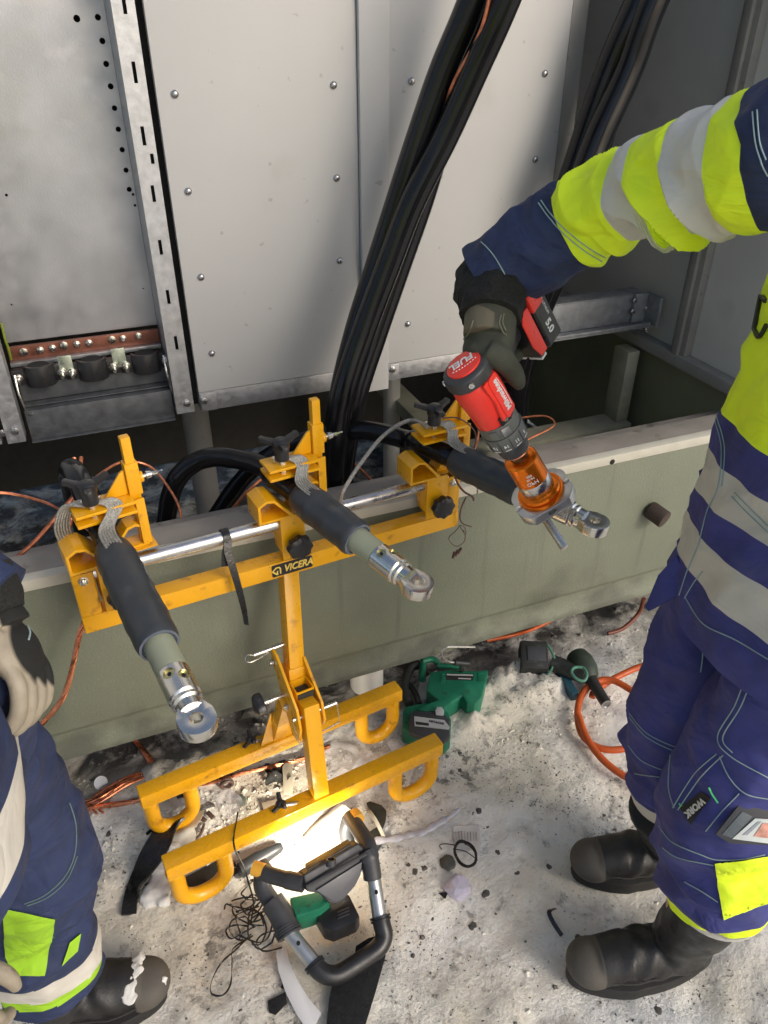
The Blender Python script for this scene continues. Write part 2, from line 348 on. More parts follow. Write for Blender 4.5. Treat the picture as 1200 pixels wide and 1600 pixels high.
# screws: shared mesh
g = G(); g.lathe((0, 0, 0), (0, -1, 0), [(0, .0078), (.001, .0078), (.0035, .0065), (.0052, .0035), (.0056, .001)], 14); me_s = mesh_from('screw', g, M_screw, ang=60)
for (px, py) in ((273, 147), (294, 299), (314, 433), (331, 552), (521, 133), (526, 278), (531, 407), (643, 127), (638, 393), (637, 506), (851, 115), (836, 249)):
    share('screw', me_s, cab, P(px, py, Y=YP)-V((0, .0005, 0)))
g = G(); g.lathe((0, 0, 0), (0, -1, 0), [(0, .009), (.004, .009), (.0045, .008)], 6); me_b = mesh_from('bolt', g, M_screw)
for (px, py) in ((319, 626), (613, 577)): share('bolt', me_b, cab, P(px, py, Y=YP)-V((0, .001, 0)))
# slotted rails
def rail(x0, x1, zb, slots, px0):
    g = G(); g.bb(x0, x1, YP-.004, YP, zb, ZT)
    c = G(); w = x1-x0
    for z0, z1, fx in slots: c.bb(x0+w*fx-.0035, x0+w*fx+.0035, YP-.02, YP+.02, z0, z1)
    g = boolean(g, c); g.bb(x0, x0+.003, YP+.0005, YP+.13, zb, ZT); g.bb(x1-.003, x1, YP+.0005, YP+.05, zb, ZT)
    o = obj('slotted_rail', g, M_galv, cab)
    g = G(); g.bb(x0+.003, x1-.003, YP+.012, YP+.02, zb+.01, ZT); obj('slot_shade', g, M_hole, o)  # near-black filler standing in for the shade inside the slots
sl = []
for (pa, pb, pc, pd, fx) in ((193, 22, 193, -20, .55), (209, 130, 206, 96, .55), (227, 227, 222, 197, .5), (234, 256, 231, 240, .75), (242, 315, 238, 289, .55), (256, 397, 252, 374, .5), (267, 474, 264, 452, .5), (280, 545, 277, 524, .55)):
    sl.append((zat(pa, pb), zat(pc, pd), fx))
for k in range(8): sl.append((1.66+k*.11, 1.71+k*.11, .5))
rail(xr0, xr1, zr, sl, 0)
share('bolt', me_b, cab, P(292, 629, Y=YP)-V((0, .005, 0)))
xl0, xl1 = xat(12, 690), xat(40, 685); zl = zat(30, 690)
rail(xl0, xl1, zl, [(.95+k*.11, 1.0+k*.11, .5) for k in range(10)], 0)
share('bolt', me_b, cab, P(24, 672, Y=YP)-V((0, .005, 0)))
g = G(); g.bb(xl0-.5, xl0-.012, YP, YP+.03, zl+.0, ZT); obj('panel', g, M_galv, cab, bev=.001)
share('bolt', me_b, cab, P(2, 676, Y=YP)-V((0, .001, 0)))
g = G(); g.bb(xr1+.004, xa0-.001+.006, YP+.04, YP+.12, zr, ZT); obj('seam_shadow', g, M_hole, cab)  # near-black strip standing in for the shadow in the seam gap
# recessed back plate with holes
YQ = YP+.13
zq = zat(140, 520, YQ)
g = G(); g.bb(xl1, xr0-.0005, YQ, YQ+.003, zq, ZT); c = G()
for (px, py, r) in ((120, 29, .0065), (153, 27, .0058), (160, 64, .0058), (166, 100, .0058), (173, 135, .0058), (179, 169, .0055), (185, 202, .0055), (191, 234, .0055), (197, 266, .0055), (202, 296, .0055), (208, 304, .003), (211, 321, .003), (222, 313, .003), (225, 330, .003), (224, 451, .002), (18, 476, .002), (10, 305, .003)):
    q = P(px, py, Y=YQ); c.cyl((q.x, YQ-.02, q.z), (q.x, YQ+.02, q.z), r, n=14)
g = boolean(g, c); obj('back_plate', g, M_plate, cab)
g = G(); g.bb(xl1, xr0, YQ+.03, YQ+.035, zq, ZT); obj('backing_shade', g, M_hole, cab)  # near-black sheet standing in for the dark behind the plate's holes
# copper busbar with studs
A = P(14, 553, Y=YQ-.02); B = P(259, 520, Y=YQ-.02)
g = G(); g.bb(xl1+.002, xr0-.003, YQ-.026, YQ-.016, A.z-.016, A.z+.016); bus = obj('copper_busbar', g, mat('tarnished_copper', (.26, .105, .07), .45, .7, var=.25, vs_=30), cab, bev=.001)
g = G(); g.bb(xl1+.002, xr0-.003, YQ-.040, YQ-.014, A.z-.026, A.z-.0165); obj('busbar_support', g, M_galv, cab, bev=.001)
me_n = None
for k, (px, py) in enumerate(((37, 549), (63, 546), (82, 543), (100, 539), (120, 537), (139, 535), (175, 530), (192, 528), (216, 524))):
    q = P(px, py, Y=YQ-.027)
    g = G(); g.lathe(V((0, 0, 0)), (0, -1, 0), [(0, .008), (.004, .008), (.005, .004), (.013, .004)] if k % 3 else [(0, .009), (.005, .009), (.0055, .0075)], 8)
    share('stud', mesh_from('stud', g, M_zinc), bus, q)
# channel with three black saddle clamps
zc = A.z-.026
ys0 = YP+.045
g = G(); g.bb(xl1+.01, xr0-.004, ys0+.02, ys0+.026, zc-.075, zc-.001); g.bb(xl1+.01, xr0-.004, ys0-.006, ys0+.0195, zc-.078, zc-.0755); obj('clamp_rail', g, M_galvd, cab, bev=.001)
zb_ = zc-.078
g = G(); g.bb(xl1+.01, xr0-.004, YP+.03, YP+.115, zb_-.007, zb_-.003); g.bb(xl1+.01, xr0-.004, YP+.022, YP+.0295, zb_-.075, zb_-.003); g.bb(xl1+.01, xr0-.004, YP+.010, YP+.1, zb_-.078, zb_-.0755); obj('lower_channel', g, M_galvd, cab, bev=.001)
for (px, py) in ((60, 575), (143, 566), (227, 556)):
    c = P(px, py, Y=ys0); sd = thing('cable_saddle', None, None, c-origin_of(cab)); sd.parent = cab
    g = G(); arc = [(-.033*math.cos(math.pi*k/16), .028*math.sin(math.pi*k/16)) for k in range(17)]; inn = [(-.026*math.cos(math.pi*k/16), .021*math.sin(math.pi*k/16)) for k in range(17)]
    g.prism(arc+inn[::-1], c+V((0, .012, -.018)), (1, 0, 0), (0, -1, 0), -.024, .024); obj('saddle', g, M_blk, sd, bev=.001)
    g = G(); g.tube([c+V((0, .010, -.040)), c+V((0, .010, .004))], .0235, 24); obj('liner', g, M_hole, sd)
    g = G(); g.box(c+V((0, .016, -.020)), (.118, .016, .036)); obj('base', g, M_blk, sd, bev=.002)
    for s in (-1, 1):
        g = G(); q = c+V((s*.046, .007, -.020)); g.lathe(q, (0, -1, -.1), [(0, .0105), (.002, .0105), (.0025, .0075), (.010, .0075), (.0105, .0042), (.026, .0042)], 12); obj('bolt', g, M_zinc, sd)
for (px, py) in ((103, 571), (186, 559)):
    c = P(px, py, Y=ys0+.008); g = G(); g.box(c, (.030, .004, .045)); obj('zinc_plate', g, mat('zinc_yellow_pass', (.55, .62, .50), .3, .8, var=.2, vs_=30), cab, bev=.0008)
for sx in (0, 1):
    x = xl1+.012 if sx == 0 else xr0-.008
    g = G(); g.tube(cr([(x, YP+.015, zc+.01), (x, YP+.0, zc-.03), (x+.006, YP+.005, zc-.075), (x+.012, YP+.02, zc-.09)], 5), .0025, 8); obj('spring_wire', g, M_zinc, cab)
# thin yellow-green earth wire beside the copper bar
g = G(); g.tube(cr([P(2, 505, Y=YP+.06), P(8, 530, Y=YP+.06), P(14, 548, Y=YP+.07), P(17, 562, Y=YP+.08)], 6), .0028, 8)
tobj('earth_wire', g, mat('earth_wire_sheath', (.20, .26, .03), .5), 'thin yellow-green earth wire at the left end of the copper bar', 'wire')

# ---- container shell: roof, far wall, left wall
g = G(); g.bb(-3.2, XW+.1, YP+.10, 4.6, ZT+.003, ZT+.06); tag(obj('roof', g, M_wall), kind='structure')
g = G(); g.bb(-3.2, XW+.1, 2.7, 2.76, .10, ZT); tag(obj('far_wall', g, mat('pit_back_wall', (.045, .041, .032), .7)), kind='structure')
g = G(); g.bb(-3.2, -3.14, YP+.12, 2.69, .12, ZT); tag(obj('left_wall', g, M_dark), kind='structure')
g = G(); g.bb(-3.1, xl0-.52, YP+.02, YP+.06, zl, ZT); tag(obj('cabinet_row_front', g, M_cream), kind='structure')
# ---- right side wall with frame members
sw = thing('side_wall', 'dark grey side wall with pale frame posts at the right of the cable pit', 'wall', V((XW, 2.0, .17)))
zm = P(1060, 552, X=XW).z
g = G(); g.bb(XW, XW+.03, YB+.001, 4.19, zm, ZT); obj('upper_wall', g, M_wall, sw)
g = G(); g.bb(XW, XW+.03, YB+.001, 4.19, .12, zm-.0005); obj('lower_wall', g, mat('pit_wall', (.24, .25, .155), .6, var=.15, vs_=4), sw)
g = G(); g.bb(XW-.04, XW-.0005, YB+.1, 4.1, zm-.022, zm+.012); obj('sill_member', g, M_trim, sw, bev=.002)
p0 = P(1085, 480, X=XW)
g = G(); g.bb(XW-.028, XW-.0005, p0.y-.030, p0.y+.030, zm+.0125, ZT); g.bb(XW-.040, XW-.0285, p0.y-.012, p0.y+.012, zm+.0125, ZT); obj('frame_post', g, M_trim, sw, bev=.002)
g = G(); g.bb(XW-.02, XW-.0005, 2.9, 2.96, zm+.0125, ZT); obj('frame_post', g, M_trim, sw, bev=.002)
g = G(); g.bb(XW-.010, XW-.0005, 1.30, 1.36, zm+.05, 1.15); obj('label_plate', g, M_wall, sw, bev=.001)
# lower frame under the galvanised channel
YL = 1.86
lf = thing('steel_frame', 'dusty grey inner frame of the cable pit behind the orange tool', 'steel frame', V((1.3, YL, .4)))
zlo = P(960, 655, Y=YL).z
g = G(); g.bb(XW-.085, XW-.041, YL-.02, YL+.05, zlo+.0005, zm-.03); obj('corner_post', g, mat('pit_trim', (.36, .35, .26), .6, var=.15), lf, bev=.002)
g = G(); g.bb(.95, XW-.041, YL-.045, YL+.05, zlo-.05, zlo); g.bb(.95, XW-.041, YL-.12, YL-.046, zlo-.09, zlo-.055); obj('lower_beam', g, MC['pit_trim'], lf, bev=.003)
g = G(); g.bb(.95, 1.02, YL-.045, YL+.9, zlo-.05, zlo-.0005); obj('side_beam', g, MC['pit_trim'], lf, bev=.003)
g = G(); g.bb(1.021, XW-.001, 1.50, 4.1, .10, .106); tobj('pit_floor_plate', g, M_dark, 'dark floor plate low in the right part of the cable pit', 'floor plate')  # floor plate whose dark colour also carries the shade of the pit
# ---- galvanised channel across the pit
ch = thing('galvanised_channel', 'galvanised steel channel bolted across the pit behind the drill battery', 'steel channel', P(930, 500, Y=1.85))
a = P(700, 520, Y=1.85); b = P(1003, 478, Y=1.85); x0, x1 = .90, XW-.042
zt, zb2 = P(1000, 458, Y=1.85).z, P(1000, 503, Y=1.85).z
g = G(); g.bb(x0, x1-.012, 1.85, 1.856, zb2+.004, zt-.004); g.bb(x0, x1-.012, 1.85, 1.91, zt-.0035, zt); g.bb(x0, x1-.012, 1.80, 1.8495, zb2, zb2+.0035); g.bb(x0, x1-.012, 1.80, 1.806, zb2+.004, zb2+.014); obj('channel', g, mat('channel_galvanised', (.27, .285, .30), .5, .6, var=.2, vs_=40, bump=.15, bs=160), ch, bev=.0012)
g = G(); g.bb(x1-.055, x1-.0005, 1.838, 1.8495, zb2+.006, zt+.002); g.bb(x1-.010, x1, 1.78, 1.8375, zb2+.006, zt+.002); obj('end_bracket', g, mat('channel_galvanised', (.27, .285, .30), .5, .6, var=.2, vs_=40, bump=.15, bs=160), ch, bev=.001)
for (px, py) in ((989, 486), (1010, 482), (992, 469)): share('bolt', me_b, ch, P(px, py, Y=1.837))
g = G(); q = P(1010, 508, Y=1.82); g.lathe(q-V((0, 0, .02)), (0, 0, 1), [(0, .008), (.008, .008), (.0085, .004), (.028, .004)], 8); obj('bolt', g, M_zinc, ch)
# ---- pipes standing in the pit
g = G(); q = P(350, 770, z=.45); g.cyl((q.x-.02, 2.05, -.03), (q.x-.02, 2.05, 1.0), .038, n=24)
tobj('pit_pipe', g, M_trim, 'grey pipe standing in the pit behind the left cable loop', 'pipe')
g = G(); g.cyl((P(612, 640, Y=2.3).x, 2.3, -.03), (P(612, 640, Y=2.3).x, 2.3, 1.1), .03, n=20)
tobj('pit_pipe', g, M_wall, 'dark pipe deep in the pit between the middle and right clamps', 'pipe')
# ================================================ YELLOW CABLE STAND
ZB = .15
fA, fB = P(254, 1360, z=ZB), P(688, 1160, z=ZB)
rA, rB = P(216, 1247, z=ZB), P(626, 1078, z=ZB)
ux = (fB-fA+rB-rA); ux.z = 0; ux.normalize(); uy = V((-ux.y, ux.x, 0)); uz = UPZ.copy()
TW = .038
fmid = (fA+fB)/2; rmid = (rA+rB)/2
def onbar(m, px, py, z=ZB): q = P(px, py, z=z); return m+ux*((q-m).dot(ux))
fA, fB, rA, rB = onbar(fmid, 258, 1360), onbar(fmid, 686, 1162), onbar(rmid, 218, 1247), onbar(rmid, 624, 1080)
st = thing('cable_stand', 'yellow folding cable stand with a long top bar and two barred feet in the snow', 'cable stand', V((fmid.x, (fmid.y+rmid.y)/2, 0)))
for m, A, B, inl, inr in ((fmid, fA, fB, 345, 622), (rmid, rA, rB, 290, 552)):
    g = G(); g.bar(A, B, TW, TW); obj('foot_bar', g, M_yelwet, st, bev=.003, seg=2)
    for s, e, pin in ((1, A, inl), (-1, B, inr)):
        d = ux*s; a0 = e+d*.017; w = .098 if m is fmid else .088
        q = [a0-uz*.019, a0-uz*.085]
        for k in range(1, 7): an = math.pi/2*k/6; q.append(a0-uz*.085+d*(.045*(1-math.cos(an)))-uz*(.045*math.sin(an)))
        b0 = a0+d*w
        for k in range(0, 7): an = math.pi/2*k/6; q.append(b0-uz*.085-d*(.045*(1-math.sin(an)))-uz*(.045*math.cos(an)))
        q.append(b0-uz*.019)
        g = G(); g.tube(q, .0165, 14, ref=uy, flat=1.0); obj('foot_loop', g, M_yel, st)
        for e0 in (a0, b0):
            g = G(); g.tube([e0-uz*.0195+ux*(.0175*math.cos(k*.5236))+uy*(.0175*math.sin(k*.5236))+uz*.0008*math.sin(k*2.1) for k in range(12)], .0026, 6, closed=True); obj('weld_bead', g, M_yel, st)
# hinge
hz = .375
H = P(468, 1080, z=hz); rel = (H-fmid); hx = rel.dot(ux); hy = (rmid-fmid).dot(uy)*.47
def S(x, y, z): return fmid+ux*(hx+x)+uy*y+uz*(z-ZB)         # stand frame: x from the post, y from the front bar, z above ground
g = G(); g.bar(S(-.012, 0, ZB+TW/2+.0005), S(-.003, hy-.043, hz+.02), .034, .034, up=uy); obj('front_leg', g, M_yel, st, bev=.003)
yr = (rmid-fmid).dot(uy)
g = G(); g.bar(S(-.030, yr, ZB+TW/2+.0005), S(-.030, hy+.01, hz-.01), .028, .028, up=uy); g.prism([(-.045, 0), (.045, 0), (.014, .09), (-.014, .09)], S(-.030, yr-.0145, ZB+TW/2+.0008), ux, uz, -.002, .0); obj('rear_leg', g, M_yel, st, bev=.003)
for s in (-1, 1):
    pl = [(-.050, hz-.075), (-.015, hz-.090), (.010, hz-.05), (.070, hz+.062), (.070, hz+.088), (.040, hz+.086), (-.050, hz+.015), (-.062, hz-.03)]
    if s == 1: pl = [(-.050, hz-.055), (-.025, hz-.062), (.060, hz+.03), (.060, hz+.062), (.030, hz+.068), (-.050, hz+.010), (-.060, hz-.03)]
    g = G(); xx = .024 if s == 1 else -.030
    g.prism(pl, S(xx, hy, 0), uy, uz, -.003, .003); obj('hinge_plate', g, M_yel, st, bev=.0012)
g = G(); outl = rrect(.040, .040, .004, 2); inn = rrect(.033, .033, .003, 2)
g.ring(outl, inn, S(0, hy-.004, hz-.03), ux, uy, 0, .062); obj('hinge_socket', g, M_yel, st, bev=.001)
g = G(); g.bar(S(0, hy-.0245, hz-.02), S(0, hy-.0245, hz+.028), .034, .006, up=uy); g.prism(rrect(.030, .030, .002, 2), S(0, hy-.004, hz+.012), ux, uy, 0, .002); obj('socket_shade', g, M_dark, st)  # dark filler standing in for the shade inside the open tube
pb = S(0, hy+.030, hz+.02)
zcb = .62
ptop = P(449, 879, z=zcb)-uz*(TW/2+.001)
g = G(); g.bar(pb, ptop, .034, .034, up=uy); obj('post', g, M_yel, st, bev=.003)
g = G(); g.bar(pb-uz*.02, pb+(ptop-pb).normalized()*.03, .0395, .0395, up=uy); obj('post_sleeve', g, M_yel, st, bev=.002)
# crossbar
cm = V((ptop.x, ptop.y, zcb))
fux, fuy = ux, uy                                   # the top bar is turned a little against the feet
ux = P(708, 803, z=zcb)-P(128, 968, z=zcb); print('top/feet angle', math.degrees(math.atan2(ux.y, ux.x)), math.degrees(math.atan2(fux.y, fux.x))); ux.normalize(); uy = V((-ux.y, ux.x, 0)); cm = P(449, 878, z=zcb); print('cm', cm, ptop)
def onc(px, py, z=zcb): q = P(px, py, z=z); return cm+ux*((q-cm).dot(ux))+uz*(z-zcb)
cA, cB = onc(128, 968), onc(708, 803)
g = G(); g.bar(cA, cB, TW, TW); obj('top_bar', g, M_yel, st, bev=.003)
UH = .112; RZ = zcb+.098
outl = rrect(TW, TW, .004, 2); inn = rrect(TW-.006, TW-.006, .003, 2)
for e, s in ((cA, 1), (cB, -1)):
    g = G(); b = e+ux*(s*TW/2)
    g.ring(outl, inn, b+uz*(TW/2+.0005), ux, uy, 0, UH-.02); obj('upright', g, M_yel, st, bev=.001)
    g = G(); g.lathe(b-uy*(TW/2)+uz*(RZ-zcb), -uy, [(0, .0085), (.002, .0085), (.0025, .0065), (.007, .0065), (.009, .003)], 12); obj('bolt', g, M_zinc, st)
rl0, rl1 = cA+uz*(RZ-zcb)+ux*.03, cB+uz*(RZ-zcb)-ux*.03
g = G(); g.cyl(rl0-ux*.006, rl1+ux*.006, .0135, n=32); obj('slide_rail', g, M_chr, st)
# nameplate with lettering on the top bar
c = P(452, 884, Y=cm.y); c = cm+ux*((c-cm).dot(ux))-uy*(TW/2+.0006)+uz*.001
np_ = obj('nameplate', G().prism(rrect(.086, .0285, .003, 3), c, ux, uz, -.0005, .0005), mat('nameplate_black', (.02, .017, .02), .4), st)
M_let = mat('yellow_lettering', (.85, .62, .12), .4, var=.02)
text('lettering', 'VICERA', .0225, c+ux*.0125-uy*.0007, ux, uz, M_let, np_, bold=.0007, wid=.82, shear=.25)
g = G()
lg = [(-.0115, .000), (-.002, .009), (.006, .0085), (.0085, .0045), (.0085, -.0080), (.0058, -.0095), (.0055, .0035), (.0035, .0060), (-.001, .0060), (-.0075, .0), (-.001, -.006), (-.001, -.0015), (.002, .0005), (.002, -.0105), (-.002, -.0095)]
g.prism(lg, c-ux*.0325-uy*.0006, ux, uz, 0, .0004); obj('emblem', g, M_let, np_, smooth=False)
# pins, knobs on the hinge
ux2, uy2 = ux, uy; ux, uy = fux, fuy
def starknob(g, o, d, R, h, lobes=8, amp=.1):
    x, y, dd = frame(d); n = lobes*6; pts = [(R*(1+amp*math.cos(lobes*2*math.pi*i/n))*math.cos(2*math.pi*i/n), R*(1+amp*math.cos(lobes*2*math.pi*i/n))*math.sin(2*math.pi*i/n)) for i in range(n)]
    vs_ = []; prof = [(0, .80), (.12*h, .96), (.5*h, 1), (.85*h, .96), (h, .80), (h*1.06, .5)]
    for t_, k in prof: vs_ += [o+dd*t_+x*(a*k)+y*(b*k) for a, b in pts]
    fs = [(i*n+j, i*n+(j+1) % n, (i+1)*n+(j+1) % n, (i+1)*n+j) for i in range(len(prof)-1) for j in range(n)]+[tuple(range(n-1, -1, -1)), tuple((len(prof)-1)*n+j for j in range(n))]
    g.add(vs_, fs)
def wingknob(g, o, d, R, h, lobes=3, a0=0.3, hub=.36):
    x, y, dd = frame(d); g.lathe(o, dd, [(0, R*hub*.8), (h*.2, R*hub), (h*.9, R*hub*1.05), (h*1.15, R*hub*.7), (h*1.2, R*.1)], 20)
    for k in range(lobes):
        a = a0+2*math.pi*k/lobes; u = x*math.cos(a)+y*math.sin(a); w = dd.cross(u); c0 = o+dd*h*.62
        poly = [(R*.1, -R*.20), (R*.8, -R*.13), (R*.95, -R*.16), (R, 0), (R*.95, R*.16), (R*.8, R*.13), (R*.1, R*.20)]
        g.prism(poly, c0, u+dd*.18, w, -h*.22, h*.22)
def starrod(name, o, d, rod, kn, parent):
    g = G(); g.cyl(o, o+d*rod, .0045, n=12); g.cyl(o+d*rod*.6, o+d*rod, .0075, n=14); obj('rod', g, M_zinc, parent)
for (x, y, z, rod, R, kind) in ((-.033, hy+.005, hz+.005, .042, .021, 's'), (-.12, yr-.019, ZB+.015, .0, .016, 't')):
    pass
k1 = S(-.033, hy+.02, hz-.005)
g = G(); g.cyl(k1, k1-ux*.045, .0045, n=12); obj('pin', g, M_zinc, st)
g = G(); starknob(g, k1-ux*.043, -ux, .021, .020, 3, .18); obj('knob', g, M_blk, st)
for bar_m, px, py in ((rmid, 397, 1160), (fmid, 445, 1262)):
    q = onbar(bar_m, px, py)
    kk = st
    d = (-ux*.7-uy*.35+uz*.55).normalized(); q0 = q+uz*.010-uy*.0
    g = G(); g.cyl(q0+ux*.035, q0-ux*.014+uz*.024, .0045, n=12); obj('rod', g, M_zinc, st)
    g = G(); wingknob(g, q0-ux*.005+uz*.022, (-ux*.8+uz*.6).normalized(), .024, .016, 3, .5); obj('knob', g, M_blk, st, bev=.001)
# clip pins with wire bails
for (y, z, ex0, ex1) in ((-.045+hy, hz-.012, .045, .04), (.068+hy, hz+.085, -.02, .07)):
    a, b = S(-ex1, y, z), S(max(ex0, .0)+.012, y, z); g = G(); g.cyl(a, b, .0045, n=12); obj('pin', g, M_zinc, st)
a, b = S(-.040, hy-.050, hz-.012), S(.057, hy-.050, hz-.012)
g = G(); g.tube([a, a-uz*.01, a-uz*.055-uy*.01+ux*.004, b-uz*.040-uy*.012-ux*.002, b-uz*.01, b], .0014, 8); obj('clip_wire', g, M_zinc, st)
g = G(); a = S(-.07, hy+.068, hz+.085); g.tube(cr([a, a-ux*.012+uz*.006, a-ux*.02-uy*.006, a-ux*.008-uy*.012-uz*.004, a+ux*.03-uy*.004-uz*.004], 6), .0014, 8); obj('clip_wire', g, M_zinc, st)
for (x, y, z) in ((-.034, hy+.06, hz+.055), (-.034, hy+.002, hz-.02)):
    g = G(); g.lathe(S(x, y, z), -ux, [(0, .009), (.002, .009), (.0025, .0065), (.007, .0065), (.009, .002)], 10); obj('bolt', g, M_zinc, st)
# ---- the three cable clamps
ux, uy = ux2, uy2
def railpt(px):
    lo, hi = 0.0, 1.0
    for _ in range(40):
        mid_ = (lo+hi)/2
        if proj(rl0.lerp(rl1, mid_))[0] < px: lo = mid_
        else: hi = mid_
    return rl0.lerp(rl1, lo)
def clamp(o, tilt=0.0, knob=1):
    """one sliding clamp: o on the rail axis"""
    cx = (ux*math.cos(tilt)+uy*math.sin(tilt)); cy = uz.cross(cx)
    C = lambda x, y, z: o+cx*x+cy*y+uz*z
    k = thing('cable_clamp', None, None, o-origin_of(st)); k.parent = st
    def ringxz(outl, inn, y0, y1, name='v_block'):
        g = G(); g.ring(outl, inn, o, cx, uz, -y1, -y0); return obj(name, g, M_yel, k, bev=.001)
    def prxz(poly, y0, y1, name, m=M_yel, bev=.0015): g = G(); g.prism(poly, o, cx, uz, -y1, -y0); return obj(name, g, m, k, bev=bev)
    # saddle block round the rail
    g = G(); g.bb  # noqa
    prxz([(-.024, -.075), (.026, -.075), (.026, .024), (-.024, .024)], -.022, -.0165, 'front_plate')
    prxz([(-.024, -.060), (-.019, -.060), (-.019, .024), (-.024, .024)], -.0162, .020, 'side_plate')
    prxz([(-.024, -.040), (.026, -.040), (.026, .024), (-.024, .024)], .0202, .025, 'back_plate')
    L = [(-.068, .026), (-.068, .066), (-.050, .075), (-.034, .072), (.002, .031), (.002, .026)]
    Li = [(-.063, .031), (-.063, .063), (-.049, .070), (-.036, .067), (-.007, .032), (-.007, .031)]
    ringxz(L, Li, -.030, .030)
    R = [(.082-x*0-.0, .0) for x in ()]
    Rr = [(.062-(-.068)-.068-x+.0, z) for x, z in L]   # mirror about .031
    Rr = [(.078-(x+.068)+.0, z) for x, z in L]; Ri = [(.078-(x+.068), z) for x, z in Li]
    Rr = Rr[::-1]; Ri = Ri[::-1]
    ringxz(Rr, Ri, -.005, .030)
    prxz([(-.022, .0245), (.090, .0245), (.090, .0295), (.070, .0295)][:2]+[(.090, .0258), (-.022, .0258)], -.015, .030, 'base_plate')
    # post, gusset, sleeve
    px_ = .074
    g = G(); g.bar(C(px_, .012, .031), C(px_, .012, .238), .0165, .0165, up=cy); obj('post', g, M_yel, k, bev=.002)
    g = G(); g.bar(C(px_, .012, .128), C(px_, .012, .190), .0235, .0235, up=cy); obj('post_sleeve', g, M_yel, k, bev=.002)
    prxz([(px_-.0125, .131), (px_-.0125, .178), (px_-.020, .174), (px_-.052, .134), (px_-.052, .131)], .008, .013, 'gusset', bev=.0008)
    for z in (.124, .106): prxz([(-.036, z), (px_-.009, z), (px_-.009, z+.0062), (-.036, z+.0062)], -.022, .032, 'jaw_plate', bev=.0022)
    prxz([(px_-.007, .031), (px_+.009, .031), (px_+.009, .1235), (px_-.007, .1235)], -.008, -.003, 'post_web', bev=.001)
    g = G(); g.bar(C(-.004, -.006, .100), C(-.004, -.006, .150), .009, .009); g.cyl(C(.012, .006, .131), C(.012, .006, .143), .0035, n=10); g.cyl(C(-.016, .006, .131), C(-.016, .006, .143), .0035, n=10); obj('screw', g, M_zinc, k, bev=.001)
    g = G(); g.cyl(C(-.004, -.006, .141), C(-.004, -.006, .165), .0135, n=20); wingknob(g, C(-.004, -.006, .160), uz, .043, .020, 3, .45+tilt); obj('wing_handle', g, M_blk, k, bev=.0015)
    w0 = C(px_+.012, .012, .155)
    g = G(); g.cyl(w0, w0+cx*.006, .010, n=16); obj('boss', g, M_yel, k, bev=.001)
    g = G(); g.cyl(w0+cx*.006, w0+cx*.032, .0035, n=10); g.lathe(w0+cx*.012, cx, [(0, .0075), (.009, .006), (.010, .003)], 14)
    for s in (-1, 1): g.prism([(.0, -.003), (.010, .004), (.020, .012), (.024, .010), (.018, .0), (.006, -.005)], w0+cx*.016, cx, (uz*.6-cy*.8)*s, -.0012, .0012)
    obj('wing_screw', g, M_zinc, k)
    kb = C(.004, -.024, -.038)
    g = G(); g.cyl(kb, kb-cy*.012, .008, n=16); starknob(g, kb-cy*.010, -cy, .0250, .019, 8, .07); obj('knob', g, M_blk, k)
    return C
oL, oM, oR = railpt(170), railpt(450), railpt(675)
CL = clamp(oL, .10); CM = clamp(oM, .04); CR = clamp(oR, .0)

